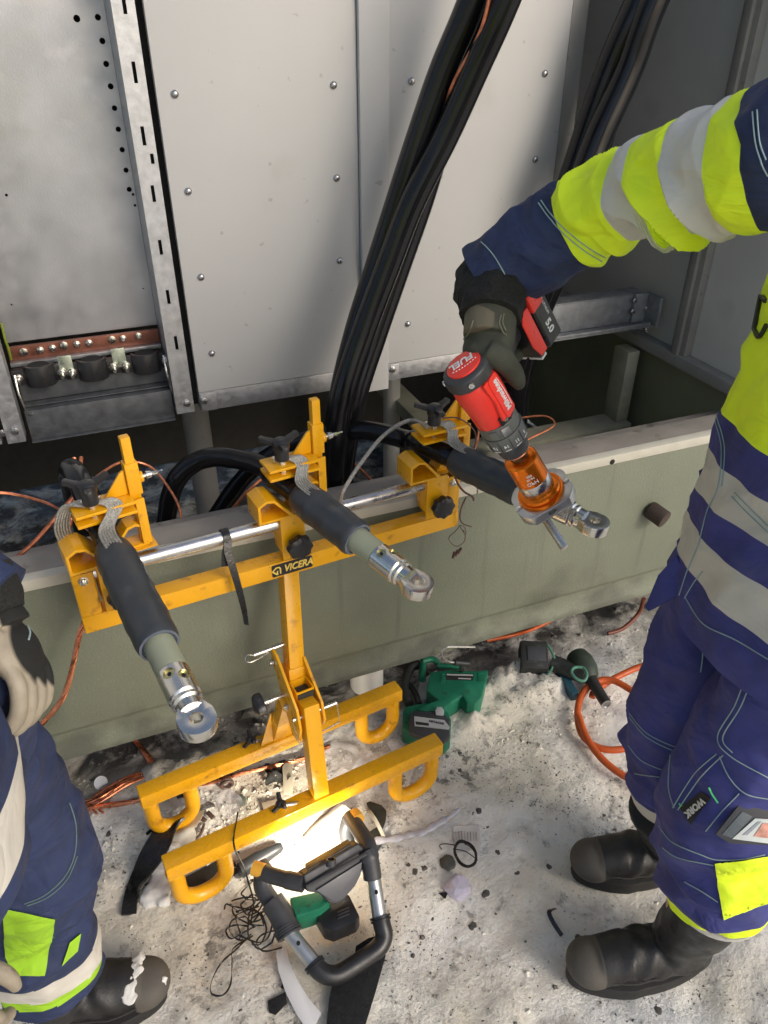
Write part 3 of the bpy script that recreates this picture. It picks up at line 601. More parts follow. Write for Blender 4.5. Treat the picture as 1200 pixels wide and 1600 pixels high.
# ================================================ POWER CABLES
def cable_end(nm_label, start, d, run, sl0, sl1, ins, palm_n=uz, spin=0.0, slr=.034, r0=.0225):
    """start: middle of the cable in its clamp, d: unit direction to the lug, run: centre line behind the clamp"""
    root = thing('power_cable', nm_label, 'power cable', start, group='cables held in the yellow stand'); d = d.normalized()
    path = cr([V(p) for p in run]+[start-d*.05, start, start+d*(sl0+.02)], 10)
    g = G(); g.tube(path, [r0*(1+.02*math.sin(i*1.3)) for i in range(len(path))], 22); obj('sheath', g, M_cable, root)
    g = G(); n = 30; prof = []
    for i in range(n+1):
        t_ = i/n; L = sl1-sl0; r = slr*(.80+.20*min(1, t_/.13)**.6) if t_ < .13 else slr*(1+.018*math.sin(t_*19+spin)+.012*math.sin(t_*43))
        if .26 < t_ < .31: r *= 1.03
        if t_ > .95: r *= 1-.12*((t_-.95)/.05)**2
        prof.append((sl0+L*t_, r))
    prof += [(sl1-.001, slr*.80), (sl1-.010, slr*.74)]
    sg = .012*math.sin(1)
    g.lathe(start, d, prof, 40); sh = obj('heat_shrink_sleeve', g, M_shr, root, ang=60)
    g = G(); g.lathe(start, d, [(sl1-.0015, slr*.90), (sl1+.0005, slr*.905), (sl1+.0008, slr*.80), (sl1-.0015, slr*.78)], 40); obj('sleeve_rim', g, mat('sealant_rim', (.10, .12, .16), .15, var=.2, coat=.5), root)
    g = G(); g.lathe(start, d, [(sl1-.02, .0235), (sl1+ins, .0235), (sl1+ins+.001, .0215)], 32); obj('insulation', g, M_ins, root)
    x, y, dd = frame(d, palm_n); a0 = sl1+ins+.0012
    lug = thing('cable_lug', None, None, start+d*a0-origin_of(root)); lug.parent = root
    g = G(); g.lathe(start, d, [(a0, .0225), (a0+.0015, .0240), (a0+.050, .0240), (a0+.052, .0225), (a0+.0535, .0205), (a0+.0555, .0205), (a0+.057, .0225), (a0+.060, .0225), (a0+.063, .019), (a0+.076, .0185)], 36)
    c_ = G()
    for s, t_ in ((-1, .015), (1, .026)):
        nn = (y*math.cos(.42)+x*(math.sin(.42)*s)).normalized(); c_.cyl(start+d*(a0+t_)+nn*.0205, start+d*(a0+t_)+nn*.04, .0088, n=24)
    g = boolean(g, c_); obj('barrel', g, M_tin, lug, ang=30)
    for s, t_ in ((-1, .015), (1, .026)):
        nn = (y*math.cos(.42)+x*(math.sin(.42)*s)).normalized()
        g = G(); g.ring(circ(.0105, 24), circ(.0086, 24), start+d*(a0+t_)+nn*.0206, *frame(nn)[:2], -.001, .0014); obj('hole_collar', g, M_gold, lug)
        g = G(); g.lathe(start+d*(a0+t_)+nn*.0195, nn, [(0, .0080), (.0012, .0080), (.0013, .004), (.0004, .0038)], 20); obj('shear_bolt', g, M_gold, lug)
        g = G(); g.cyl(start+d*(a0+t_)+nn*.0200, start+d*(a0+t_)+nn*.0209, .0036, n=6); obj('hex_socket', g, M_hole, lug)
    # palm: a thick eye
    R = .0275; Lp = a0+.074+R*.78; c = start+d*Lp; no = 40; th = .0105
    outer = []; inner = []
    for i in range(no):
        a = 2*math.pi*i/no; ca, sa = math.cos(a), math.sin(a); ex, ey = R*ca, R*sa
        if ca < -.55: ex = -R*.93; ey = max(-.0175, min(.0175, R*sa*1.2)) if abs(sa) < .84 else ey
        ex = min(ex, R); outer.append((ex, max(-R*.96, min(R*.96, ey)))); inner.append((.0095*ca, .0095*sa))
    g = G(); g.ring(outer, inner, c, d, y.cross(d), -th, th); obj('palm', g, M_tin, lug, bev=.0012, ang=30)
    return root
def cdir(C, px, py, z):
    s = C(.005, 0, .078); return s, (P(px, py, z=z)-s)
sL, dL = cdir(CL, 308, 1128, .735); sM, dM = cdir(CM, 652, 915, .745); sR, dR = cdir(CR, 928, 820, .765)
# lengths: palm centre = sl1+ins+.0012+.092+.0215
def fit(L, sl0, ins): sl1 = L-(.0012+.074+.0215)-ins; return sl0, sl1, ins
a, b, c = fit(dL.length, .050, .056)
cable_end('leftmost of the three clamped power cables, black sleeve pointing at the photographer, lug lowest', sL, dL, [(sL.x-.03, 1.85, -.05), (sL.x-.06, 1.72, .45), (sL.x-.05, 1.52, .74), sL-dL.normalized()*.16+V((0, 0, .01))], a, b, c, spin=0)
a, b, c = fit(dM.length, .036, .050)
cable_end('middle clamped power cable, its black loop arching down into the pit on the left', sM, dM, [P(262, 900, Y=1.60), P(258, 830, Y=1.60), P(275, 752, Y=1.59), P(322, 716, Y=1.57), P(392, 722, Y=1.48), P(440, 745, Y=1.38)], a, b, c, spin=2)
a, b, c = fit(dR.length, .048, .055)
cable_end('rightmost clamped power cable, grey sleeve and lug beneath the orange stripping tool', sR, dR, [P(300, 890, Y=1.70), P(330, 820, Y=1.70), P(392, 735, Y=1.68), P(470, 690, Y=1.62), P(560, 672, Y=1.52), P(640, 688, Y=1.42)], a, b, c, spin=4)
# ---- copper earthing braids
def braid(pts, w, th, name, parent, label=None, n=7, flat=False):
    """flat braid ribbon: several flattened strands side by side"""
    path = cr(pts[0], 8); up = pts[1]
    g = G(); m = len(path)
    for k in range(n):
        off = (k-(n-1)/2)*w/n; q = []
        for i, p in enumerate(path):
            d = (path[min(m-1, i+1)]-path[max(0, i-1)]).normalized(); sd = d.cross(up).normalized() if abs(d.dot(up)) < .97 else ux
            q.append(p+sd*off)
        g.tube(q, w/n*.53, 6, flat=.6)
    return g
root_b = None
def add_braid(C, s, d, lab, back=True):
    d = d.normalized(); top = C(-.004, -.004, .1385)
    ql = [C(-.045, .030, .03), C(-.055, .025, .09), C(-.035, .02, .1345), C(-.004, .0, .1365), C(.020, -.008, .139), C(.030, -.020, .128), s+d*.045+uz*.036, s+d*.085+uz*.031]
    if not back: ql = ql[3:]
    g = braid((ql, uz if False else uy), .026, .002, 'b', None, n=6)
    path = cr(ql, 8); g = G(); side = (ux*.93+uy*.2).normalized()
    for k in range(6):
        off = (k-2.5)*.0047; g.tube([p+side*off for p in path], .0026, 6, flat=.8)
    tobj('earthing_braid', g, M_braid, lab, 'braid', group='earthing braids folded over the clamps')
add_braid(CL, sL, dL, 'flat tinned braid folded over the left clamp into its black sleeve')
add_braid(CM, sM, dM, 'flat tinned braid folded over the middle clamp', back=False)
add_braid(CR, sR, dR, 'flat tinned braid folded over the right clamp beside the drill', back=False)
g = G(); q = cr([CR(-.02, -.004, .138), P(640, 657, Y=1.33), P(600, 680, Y=1.30), P(565, 722, Y=1.26), P(545, 752, Y=1.23), P(534, 772, Y=1.22), P(532, 790, Y=1.24)], 10); g.tube(q, .0042, 8)
tobj('round_braid', g, M_braid, 'thin round silver braid arching from the right clamp down to the middle sleeve', 'braid')
# black tape strip tied over the rail
def ribbon(pts, w, th, wid_dir=None, n=8, twist=None):
    path = cr(pts, n); m = len(path); g = G(); vs_ = []
    for i, p in enumerate(path):
        d = (path[min(m-1, i+1)]-path[max(0, i-1)]).normalized(); a = twist(i/(m-1)) if twist else 0
        s = (wid_dir-d*wid_dir.dot(d)).normalized(); nn = d.cross(s); s2 = s*math.cos(a)+nn*math.sin(a); n2 = d.cross(s2); ww = w(i/(m-1)) if callable(w) else w
        vs_ += [p+s2*ww/2+n2*th/2, p-s2*ww/2+n2*th/2, p-s2*ww/2-n2*th/2, p+s2*ww/2-n2*th/2]
    fs = [(0, 1, 2, 3), tuple((m-1)*4+k for k in (3, 2, 1, 0))]
    for i in range(m-1):
        for k in range(4): fs.append((i*4+k, i*4+(k+1) % 4, (i+1)*4+(k+1) % 4, (i+1)*4+k))
    return g.add(vs_, fs)
rp = railpt(352); fy = lambda px, py, o=0.0: Ppl(px, py, rp-uy*(.0165+o), uy)
g = ribbon([rp-uz*.016+uy*.004, rp-uz*.012+uy*.014, rp+uy*.0165, rp+uz*.012+uy*.011, rp+uz*.0165, rp+uz*.011-uy*.012, rp-uy*.0175, fy(356, 860, .008), fy(363, 885, .020), fy(371, 912, .028), fy(379, 942, .03), fy(383, 962, .028), fy(385, 976, .03)], lambda t: .015-.006*max(0, t-.6)*2, .0012, ux, 8, lambda t: .5*math.sin(t*9)*max(0, t-.45)*2+max(0, t-.8)*3)
g2 = ribbon([rp-uy*.0180, fy(352, 862, .006), fy(351, 885, .010)], .013, .0010, ux, 6); g.add(g2.v, g2.f)
tobj('tape_strip', g, mat('black_vinyl_tape', (.012, .012, .013), .3, var=.3, vs_=60, bump=.4, bs=200), 'strip of black tape tied round the silver rail and hanging over the yellow bar', 'tape')
# thin brown wire hanging at the right clamp
g = G(); g.tube(cr([CR(.015, -.006, .150), CR(.05, -.015, .145), CR(.085, -.02, .11), CR(.08, -.03, .075), CR(.065, -.03, .06)], 8), .0016, 6)
g.tube(cr([CR(.030, -.034, .062), CR(.035, -.036, .02), CR(.055, -.036, -.015), CR(.078, -.038, -.035), CR(.082, -.04, -.045)], 8), .0024, 6)
g.tube(cr([CR(.070, -.028, -.04), CR(.058, -.028, -.07), CR(.060, -.03, -.10), CR(.085, -.034, -.118)], 8), .0018, 6)
tobj('brown_wire', g, mat('brown_wire_sheath', (.10, .045, .035), .45), 'thin brown wire curling down past the right clamp knob', 'wire')
g = G(); q = P(716, 838, Y=1.24); ring = []
for k in range(40): a = k*.4; ring.append(q+V((.018*math.cos(a)*(1+.2*math.sin(k)), .004*math.sin(k*.9), .026*math.sin(a)*(1-.1*math.cos(k)))))
g.tube(cr([q+V((.0, 0, .03))]+ring[:18], 4), .0010, 5)
qb = P(714, 866, Y=1.24)
for k in range(3): g.box(qb+V((-.008+.007*k, 0, .004*k)), (.005, .004, .016), frame(V((.3+.2*k, .1, 1)))[:3])
tobj('wire_curl', g, MC['brown_wire_sheath'], 'small curl of thin wire with brown clips hanging below the right clamp', 'wire')
# ================================================ HANGING CABLE BUNDLES AND COPPER
def big_cable(label, group, pts, r=.029, name='hanging_cable'):
    g = G(); g.tube(cr(pts, 12), r, 22); return tobj(name, g, M_cable, label, 'cable', group)
gr1 = 'black cables leaning in front of the cream panels'
big_cable('left black cable of the thick bundle leaning across the cream panels', gr1, [P(800, -180, Y=1.50), P(738, 0, Y=1.53), P(692, 110, Y=1.56), P(655, 215, Y=1.58), P(622, 315, Y=1.60), P(588, 420, Y=1.61), P(556, 520, Y=1.60), P(532, 620, Y=1.58), P(518, 720, Y=1.57), P(512, 820, Y=1.56)], .0275)
big_cable('front black cable of the thick bundle, the one with a copper thread beside it', gr1, [P(860, -180, Y=1.44), P(790, 0, Y=1.47), P(742, 110, Y=1.51), P(695, 215, Y=1.54), P(645, 315, Y=1.555), P(605, 420, Y=1.56), P(568, 520, Y=1.555), P(536, 620, Y=1.54), P(524, 720, Y=1.53), P(520, 820, Y=1.53)], .0275)
big_cable('rear black cable of the thick bundle, emerging on its right below halfway', gr1, [P(835, -180, Y=1.55), P(772, 0, Y=1.58), P(725, 110, Y=1.61), P(688, 215, Y=1.62), P(658, 315, Y=1.62), P(622, 420, Y=1.62), P(588, 520, Y=1.61), P(556, 620, Y=1.59), P(538, 720, Y=1.59), P(530, 820, Y=1.6)], .0275)
g = G(); g.tube(cr([P(775, -60, Y=1.465), P(757, 30, Y=1.475), P(738, 75, Y=1.50), P(718, 110, Y=1.515), P(704, 140, Y=1.53), P(697, 165, Y=1.55)], 10), .0035, 8)
tobj('copper_strand', g, M_copw, 'thin twisted copper strand lying between two cables of the thick bundle', 'copper wire')
gr2 = 'black cables at the upper right behind the raised arm'
YC = 1.62
big_cable('left black cable at the upper right beside the panel edge', gr2, [P(1085, -180, Y=YC), P(1000, 0, Y=YC), P(952, 110, Y=YC+.02), P(915, 215, Y=YC+.03), P(886, 300, Y=YC+.03), P(848, 400, Y=YC+.06), P(812, 500, Y=YC+.1), P(792, 600, Y=1.75), P(786, 700, Y=1.75)], .032)
big_cable('right black cable at the upper right, glossy and nearest the side wall', gr2, [P(1110, -180, Y=YC-.04), P(1022, 0, Y=YC-.03), P(982, 110, Y=YC-.02), P(935, 215, Y=YC-.02), P(904, 300, Y=YC-.02), P(868, 400, Y=YC+.02), P(830, 500, Y=YC+.08), P(806, 600, Y=1.72), P(800, 700, Y=1.72)], .032)
big_cable('hindmost black cable at the upper right, emerging below halfway', gr2, [P(1085, -180, Y=YC+.05), P(1000, 0, Y=YC+.05), P(965, 110, Y=YC+.05), P(948, 190, Y=YC+.04), P(920, 290, Y=YC+.05), P(884, 400, Y=YC+.07), P(842, 500, Y=YC+.12), P(816, 600, Y=1.8), P(808, 700, Y=1.8)], .027)
def copper(label, pts, r=.004, strands=0, n=8, m=M_copw):
    path = cr(pts, n)
    g = G()
    if strands:
        for s in range(strands):
            q = []
            for i, p in enumerate(path):
                d = (path[min(len(path)-1, i+1)]-path[max(0, i-1)]).normalized(); x, y, _ = frame(d, UPZ); a = i*.28+2*math.pi*s/strands; q.append(p+(x*math.cos(a)+y*math.sin(a))*r*.6)
            g.tube(q, r*.48, 6)
    else: g.tube(path, r, 8)
    return tobj('copper_wire', g, m, label, 'copper wire')
copper('stranded copper wire hanging in front of the green beam beside the left glove', [P(148, 930, Y=1.26), P(136, 960, Y=1.25), P(124, 992, Y=1.24), P(116, 1030, Y=1.22), P(106, 1070, Y=1.21), P(92, 1100, Y=1.20), P(66, 1130, Y=1.20), P(40, 1150, Y=1.20)], .0050, 7, m=M_cop)
copper('reddish copper wire curving over the dark pit at the far left', [P(-30, 900, Y=1.38), P(10, 882, Y=1.40), P(50, 850, Y=1.42), P(90, 805, Y=1.45), P(120, 765, Y=1.5), P(127, 715, Y=1.6)], .0045, 0)
copper('thin copper wire running nearly level at the far left behind the left clamp', [P(-30, 768, Y=1.5), P(20, 772, Y=1.5), P(70, 785, Y=1.48), P(110, 806, Y=1.45), P(140, 830, Y=1.44)], .0028, 5)
copper('copper wire dropping behind the left clamp', [P(116, 715, Y=1.55), P(118, 770, Y=1.5), P(106, 830, Y=1.45), P(82, 888, Y=1.40), P(70, 930, Y=1.42)], .0045, 0)
copper('red brown wire arching behind the left clamp wing screw', [P(150, 745, Y=1.55), P(190, 722, Y=1.6), P(232, 728, Y=1.6), P(262, 760, Y=1.55), P(282, 800, Y=1.5), P(278, 840, Y=1.48)], .003, 0)
copper('copper wire lying along the dark loop left of the tape strip', [P(300, 850, Y=1.60), P(345, 815, Y=1.60), P(390, 765, Y=1.60), P(420, 740, Y=1.62)], .0042, 0)
copper('red brown wire crossing the pit behind the round braid', [P(505, 695, Y=1.75), P(545, 718, Y=1.7), P(575, 745, Y=1.62), P(600, 775, Y=1.5), P(612, 790, Y=1.45)], .004, 0)
copper('copper wire hanging in the pit right of the right clamp', [P(750, 640, Y=1.45), P(747, 680, Y=1.45), P(742, 700, Y=1.42), P(730, 712, Y=1.4)], .003, 0)
copper('thin copper wire curving out of the pit behind the orange tool', [P(800, 655, Y=1.55), P(850, 650, Y=1.5), P(865, 665, Y=1.45), P(820, 690, Y=1.42), P(790, 720, Y=1.40)], .0025, 0)
# on the snow
def gp(px, py, h=.008):
    q = P(px, py, z=h); return V((q.x, q.y, snow_h(q.x, q.y)+h))
copper('copper wire lying across the snow under the yellow stand', [gp(285, 1226), gp(330, 1217, .012), gp(380, 1203, .02), gp(430, 1192, .02), gp(470, 1183, .015), gp(515, 1163, .01)], .0052, 7, m=M_cop)
copper('straight twisted copper wire end lying left of the rear yellow foot', [gp(98, 1250), gp(140, 1256, .012), gp(190, 1250, .012), gp(240, 1243, .012), gp(290, 1228, .01)], .0058, 7, m=M_cop)
root = thing('copper_wire_bundle', 'frayed bundle of bare copper wires lying on the snow beside the left trouser leg', 'copper wire', gp(170, 1240, 0))
for k in range(11):
    o = random.uniform(-1, 1); o2 = random.uniform(-1, 1)
    e = [(108, 1282), (98, 1252), (122, 1290), (150, 1268), (112, 1262), (160, 1266), (126, 1246), (130, 1274), (104, 1270), (90, 1262), (118, 1256)][k]
    g = G(); g.tube(cr([gp(*e, .006), gp(150+o*8, 1245+o2*6, .02+.008*o), gp(195+o*5, 1218+o2*6, .025+.006*o2), gp(228+o*3, 1203+o2*5, .02), gp(236+o*4, 1190+o2*3, .015), gp(226+o*6, 1172+o*2, .015), gp(206+o*3, 1150, .02), P(200+o*2, 1140, Y=1.33)], 8), .0026, 6); obj('strand', g, M_cop, root)
# ================================================ DRILL AND STRIPPING TOOL
M_red = mat('red_tool_plastic', (.88, .045, .030), .38, var=.05, vs_=20, bump=.08, bs=900)
M_dgrey = mat('grey_tool_plastic', (.13, .135, .125), .42, var=.1, bump=.1, bs=700)
M_org = mat('orange_anodised', (.95, .22, .01), .25, .75, var=.02, vs_=25, rvar=.02)
M_alu = mat('satin_aluminium', (.60, .60, .58), .34, .9, var=.05, vs_=30, rvar=.04)
M_prt = mat('white_print', (.80, .80, .78), .5, var=.02)
A0 = P(722, 566, d=1.16); B0 = P(853, 782, d=1.375)
ax = (B0-A0).normalized(); LT = (B0-A0).length; Bt = P(838, 508, d=1.27)
hd = (Bt-A0); hd = (hd-ax*hd.dot(ax)).normalized(); sd = hd.cross(ax)           # sd: to the tool's side that faces the photographer
if sd.dot(CAM-A0) < 0: sd = -sd
fr2 = (-hd*.75+sd*.66).normalized()
sc = LT/.335; print('drill length', LT)
def D(t, h=0, s=0): return A0+ax*(t*sc)+hd*(h*sc)+sd*(s*sc)
dr = thing('power_drill', 'red and black cordless drill held nose down by the gloved hand', 'drill', A0)
def secs(ts, shape, mats=None):
    """lofted housing: rings of (h, s) outlines along the axis"""
    g = G(); n = len(shape(0)); vs_ = []
    for t_, k, oh in ts:
        vs_ += [D(t_, oh+a*k, b*k) for a, b in shape(0)]
    m = len(ts); fs = [(i*n+j, i*n+(j+1) % n, (i+1)*n+(j+1) % n, (i+1)*n+j) for i in range(m-1) for j in range(n)]+[tuple(range(n-1, -1, -1)), tuple((m-1)*n+j for j in range(n))]
    return g.add(vs_, fs)
octo = lambda _: [(.036*math.cos(a)*(1.05 if abs(math.cos(a)) > .7 else 1), .034*math.sin(a)) for a in [math.pi*2*(i+.5)/16 for i in range(16)]]
g = secs([(.006, .90, 0), (.010, 1.06, 0), (.028, 1.08, 0), (.031, 1.0, 0)], octo); obj('rear_bumper', g, M_blk2, dr, bev=.002)
g = secs([(.0312, .96, 0), (.040, 1.0, 0), (.062, 1.02, .001), (.080, .98, .002), (.102, .93, .001), (.116, .90, 0)], octo); bd = obj('body', g, M_red, dr, bev=.0015)
g = G(); g.prism([(.032, .0), (.070, .004), (.108, .0), (.108, .012), (.060, .016), (.032, .012)], D(0, -.018, .0325), ax, hd, -.002, .003); obj('side_rib', g, M_red, bd, bev=.001)
g = G(); yy = hd; g.prism([(a*1.0, b*.92) for a, b in circ(.0285*sc, 32)], D(.0052, 0, 0), hd, sd, -.002*sc, .0035*sc); cap = obj('end_badge', g, M_red, dr, bev=.001)
c = D(.0010, 0, 0)
e1 = (RT*.9+UPC*.42); e1 = (e1-ax*e1.dot(ax)).normalized(); e2 = (-ax).cross(e1)
text('lettering', 'FUEL', .0185*sc, c+e2*.004*sc, -e1, -e2, M_prt, cap, bold=.0005, shear=.2)
g = G()
for k in range(9): g.box(c-ax*.0004-e2*.0115*sc+e1*((k-4)*.0048*sc)-e2*(.0006*(k-4)**2*sc*.3*-1), (.0028*sc, .0016*sc, .0005), (e1, e2, ax))
obj('dash_mark', g, M_prt, cap, smooth=False)
for an in (.9, 2.4, 3.9, 5.4):
    q = D(.018, .037*math.cos(an), .037*math.sin(an)); dd_ = (q-D(.018)).normalized(); g = G(); g.cyl(q-dd_*.002, q+dd_*.0035, .0045*sc, n=12); g.cyl(q+dd_*.0033, q+dd_*.0042, .0022*sc, n=6); obj('screw', g, M_zinc, dr)
# grey gearbox and numbered collar
def ringt(t0, r0, t1, r1, m, name, n=36, bev=.0008): g = G(); g.lathe(D(t0), ax, [(0, r0*sc*.97), (.0015, r0*sc), ((t1-t0)*sc-.0015, r1*sc), ((t1-t0)*sc, r1*sc*.97)], n); return obj(name, g, m, dr, ang=50)
ringt(.1165, .0330, .140, .0335, M_dgrey, 'gearbox_ring'); ringt(.1405, .0350, .168, .0340, M_dgrey, 'clutch_collar')
ringt(.1685, .0290, .196, .0250, M_blk2, 'chuck_sleeve'); ringt(.1965, .0245, .2005, .0225, M_cop, 'chuck_rim')
fc = (CAM-D(.15)); fc = (fc-ax*fc.dot(ax)).normalized(); sc2 = ax.cross(fc)
def onring(t, ang, r): n_ = (fc*math.cos(ang)+sc2*math.sin(ang)); return D(t)+n_*(r*sc), n_, ax.cross(n_)
col_ = [c_ for c_ in dr.children if c_.name.startswith('clutch_collar')][0]
for ang, s_ in ((-.85, '1'), (-.3, '11'), (.25, '14'), (.8, '17'), (1.3, '3')):
    q, n_, tn = onring(.156, ang, .0352); text('lettering', s_, .0085*sc, q, tn, -ax, M_prt, col_, bold=.0002)
    q, n_, tn = onring(.164, ang, .0350); g = G(); g.box(q, (.010*sc, .0012, .0006), (tn, ax, n_)); obj('tick_mark', g, M_prt, col_, smooth=False)
for ang in (-1.3, -.6, 0, .55, 1.1):
    q, n_, tn = onring(.154, ang, .0348); g = G(); g.box(q, (.0012, .024*sc, .0014), (tn, ax, n_)); obj('ridge', g, M_blk2, col_, smooth=False)
for ang, w in ((-.1, .014), (.5, .012)):
    q, n_, tn = onring(.128, ang, .0325); g = G(); g.box(q, (w*sc, .016*sc, .006), (tn, ax, n_)); obj('gear_switch', g, M_alu if ang < 0 else M_dgrey, dr, bev=.001)
q, n_, tn = onring(.108, -.35, .0320); g = G(); g.box(q, (.020*sc, .015*sc, .005), (tn, ax, n_)); g2_ = obj('front_lug', g, M_blk, dr, bev=.001)
g = G(); g.cyl(q+n_*.0020, q+n_*.0040, .0042*sc, n=10); obj('screw', g, M_zinc, dr)
# brand lettering along the side that faces right
sn = (fc*.72-sc2*.70) if (sc2.dot(RT) < 0) else (fc*.72+sc2*.70); sn.normalize(); tx = -ax; ty = sn.cross(tx)
q = D(.070)+sn*(.0368*sc)
g = G(); g.prism(rrect(.078*sc, .026*sc, .006, 3), q-sn*.0022, tx, ty, -.006, .002); pl_ = obj('side_badge', g, M_red, dr, bev=.0006)
if ty.dot(-UPC) < 0: pass
text('lettering', 'Milwaukee', .0155*sc, q+sn*.0003, tx, ty, M_prt, pl_, bold=.0004, shear=.25, wid=.9)
g = G(); g.tube(cr([q+tx*(-.028*sc)-ty*.0085*sc, q-ty*.0095*sc, q+tx*.03*sc-ty*.007*sc], 6), .0007, 6); obj('underline', g, M_prt, pl_)
# handle, foot and battery
g = G(); hpts = [D(.062, .02), D(.058, .05), D(.052, .085), D(.046, .115)]; g.tube(cr(hpts, 6), [.020*sc]*18+[.021*sc], 16, flat=.85, ref=sd); obj('handle', g, M_blk2, dr)
g = G(); q = D(.046, .122); g.prism(rrect(.094*sc, .018*sc, .007, 3), q+ax*.014, ax, hd, -.030*sc, .030*sc); obj('foot', g, M_blk, dr, bev=.003)
g = G(); g.prism([(-.044, -.004), (-.030, -.014), (.016, -.015), (.042, -.006), (.042, .012), (-.044, .012)], q+ax*.014, ax, hd, .0305*sc, .033*sc); obj('foot_side', g, M_red, dr, bev=.001); g = G(); g.prism([(-.044, -.004), (-.030, -.014), (.016, -.015), (.042, -.006), (.042, .012), (-.044, .012)], q+ax*.014, ax, hd, -.033*sc, -.0305*sc); obj('foot_side', g, M_red, dr, bev=.001)
g = G(); g.box(q+ax*.014+hd*.037*sc, (.094*sc, .040*sc, .068*sc), (ax, hd, sd)); bt = obj('battery', g, M_blk, dr, bev=.005, seg=3)
g = G(); g.box(q-ax*.028*sc+hd*.030*sc+sd*.0315*sc, (.030*sc, .030*sc, .010*sc), (ax, hd, sd)); obj('battery_latch', g, M_red, bt, bev=.002)
text('lettering', '5.0', .019*sc, q+ax*.030*sc+hd*.036*sc+sd*.0343*sc, ax, sd.cross(ax), M_prt, bt, bold=.0006)
text('lettering', 'RED LITHIUM', .0065*sc, q-ax*.006*sc+hd*.045*sc+sd*.0343*sc, ax, sd.cross(ax), M_prt, bt)
g = G(); g.box(q+ax*.066*sc+hd*.006*sc+sd*.012*sc, (.006, .014*sc, .026*sc), (ax, hd, sd)); g.box(q+ax*.066*sc+hd*.006*sc-sd*.018*sc, (.006, .014*sc, .020*sc), (ax, hd, sd)); obj('lamp_lens', g, M_prt, dr, bev=.001)
# ---- orange stripping tool hanging on the chuck
tl = thing('stripping_tool', 'orange and silver cable stripping tool clamped on the right cable below the drill', 'cable stripper', D(.335))
def lt(prof, m, name, n=48): g = G(); g.lathe(D(0), ax, [(a*sc, b*sc) for a, b in prof], n); return obj(name, g, m, tl, ang=40)
lt([(.2008, .012), (.206, .0165), (.212, .0165), (.213, .0145), (.222, .0145), (.2221, .017), (.2285, .017)], mat('brown_steel', (.16, .09, .05), .3, .9), 'socket')
lt([(.218, .020), (.2205, .0275), (.2215, .0285), (.268, .0290), (.2685, .0285)], M_org, 'orange_barrel')
lt([(.2687, .0283), (.2695, .0288), (.296, .0288), (.297, .028)], M_chr, 'silver_barrel')
lt([(.2972, .030), (.2990, .036), (.3035, .0375), (.3040, .0350), (.3055, .0350), (.3060, .0405), (.3125, .0415), (.3128, .039)], M_org, 'orange_flange')
ob_ = [c_ for c_ in tl.children if c_.name.startswith('orange_barrel')][0]
e = (RT*.8+UPC*.5); 
for s_, t_, sz in (('GPH', .262, .0105), ('RI-64', .252, .0065), ('280', .245, .0065)):
    q, n_, tn = onring(t_-.006, .12, .0292); text('lettering', s_, sz*sc, q, -tn, ax, M_prt, ob_, bold=.0001)
# eye plate with flats
poly = []
for i in range(56):
    a = 2*math.pi*i/56; x_, y_ = .056*math.cos(a), .056*math.sin(a); x_ = max(-.052, min(.052, x_)); y_ = max(-.044, min(.044, y_)); poly.append((x_*sc, y_*sc))
hole = circ(.014*sc, 56)
g = G(); g.ring(poly, hole, D(.313), sc2, fc, 0 if sc2.cross(fc).dot(ax) > 0 else -.020*sc, .020*sc if sc2.cross(fc).dot(ax) > 0 else 0)
cc = G(); cc.cyl(D(.323)+fc*.03*sc, D(.323)+fc*.08*sc, .0058*sc, n=20); g = boolean(g, cc); obj('clamp_plate', g, M_alu, tl, bev=.0018, ang=30)
for s_ in (-1, 1):
    g = G(); q = D(.3128)+sc2*(s_*.0475*sc)+fc*.006; g.lathe(q+ax*.002, -ax, [(0, .0062*sc), (.004*sc, .0062*sc), (.0045*sc, .005*sc)], 18); g.cyl(q-ax*.0028*sc, q-ax*.0032*sc, .003*sc, n=6); obj('cap_screw', g, M_zinc, tl)
rd = P(882, 856, d=1.36); r0 = P(850, 808, d=1.40)
g = G(); g.cyl(r0-(rd-r0)*.4, rd, .0078, n=24); obj('steel_rod', g, M_chr, tl, bev=.0008)
g = G(); g.cyl(D(.3332), D(.345), .013*sc, n=20); obj('cutter_core', g, M_zinc, tl)
# ================================================ TOOLS ON THE SNOW
def flat(pts, z0, z1, name, m, parent, bev=.003, label=None):
    """outline read at height z1, standing on z0"""
    q = [P(a, b, z=z1) for a, b in pts]; o = q[0].copy(); o.z = 0
    g = G(); g.prism([((p-o).x, (p-o).y) for p in q], o, (1, 0, 0), (0, 1, 0), z0, z1); return obj(name, g, m, parent, bev=bev)
M_tg = mat('green_tool_plastic', (.012, .15, .08), .45, var=.2, vs_=30, bump=.1, dirt=(.03, .06, .04), ds=35, dt=.62)
M_tb = mat('tool_black_rubber', (.018, .020, .018), .6, var=.3, vs_=40, dirt=(.06, .06, .05), ds=40, dt=.62)
M_sil = mat('silver_label', (.42, .43, .42), .4, var=.05)
sw_ = thing('reciprocating_saw', 'green and black cordless saw lying half buried in snow under the beam', 'power tool', P(690, 1090, z=0))
flat([(666, 1078), (672, 1050), (700, 1046), (745, 1048), (763, 1046), (760, 1062), (752, 1090), (742, 1100), (730, 1098), (722, 1086), (705, 1098), (690, 1110), (668, 1112), (650, 1108), (665, 1100), (685, 1093)], -.01, .055, 'body', M_tg, sw_, .006)
flat([(629, 1112), (632, 1104), (662, 1098), (690, 1104), (700, 1112), (705, 1124), (704, 1148), (694, 1158), (664, 1150), (640, 1143), (629, 1138)], -.01, .045, 'battery_foot', M_tg, sw_, .005)
b_ = flat([(639, 1116), (646, 1110), (692, 1112), (703, 1124), (703, 1150), (694, 1158), (662, 1152), (639, 1144)], .0452, .062, 'battery', M_blk2, sw_, .005)
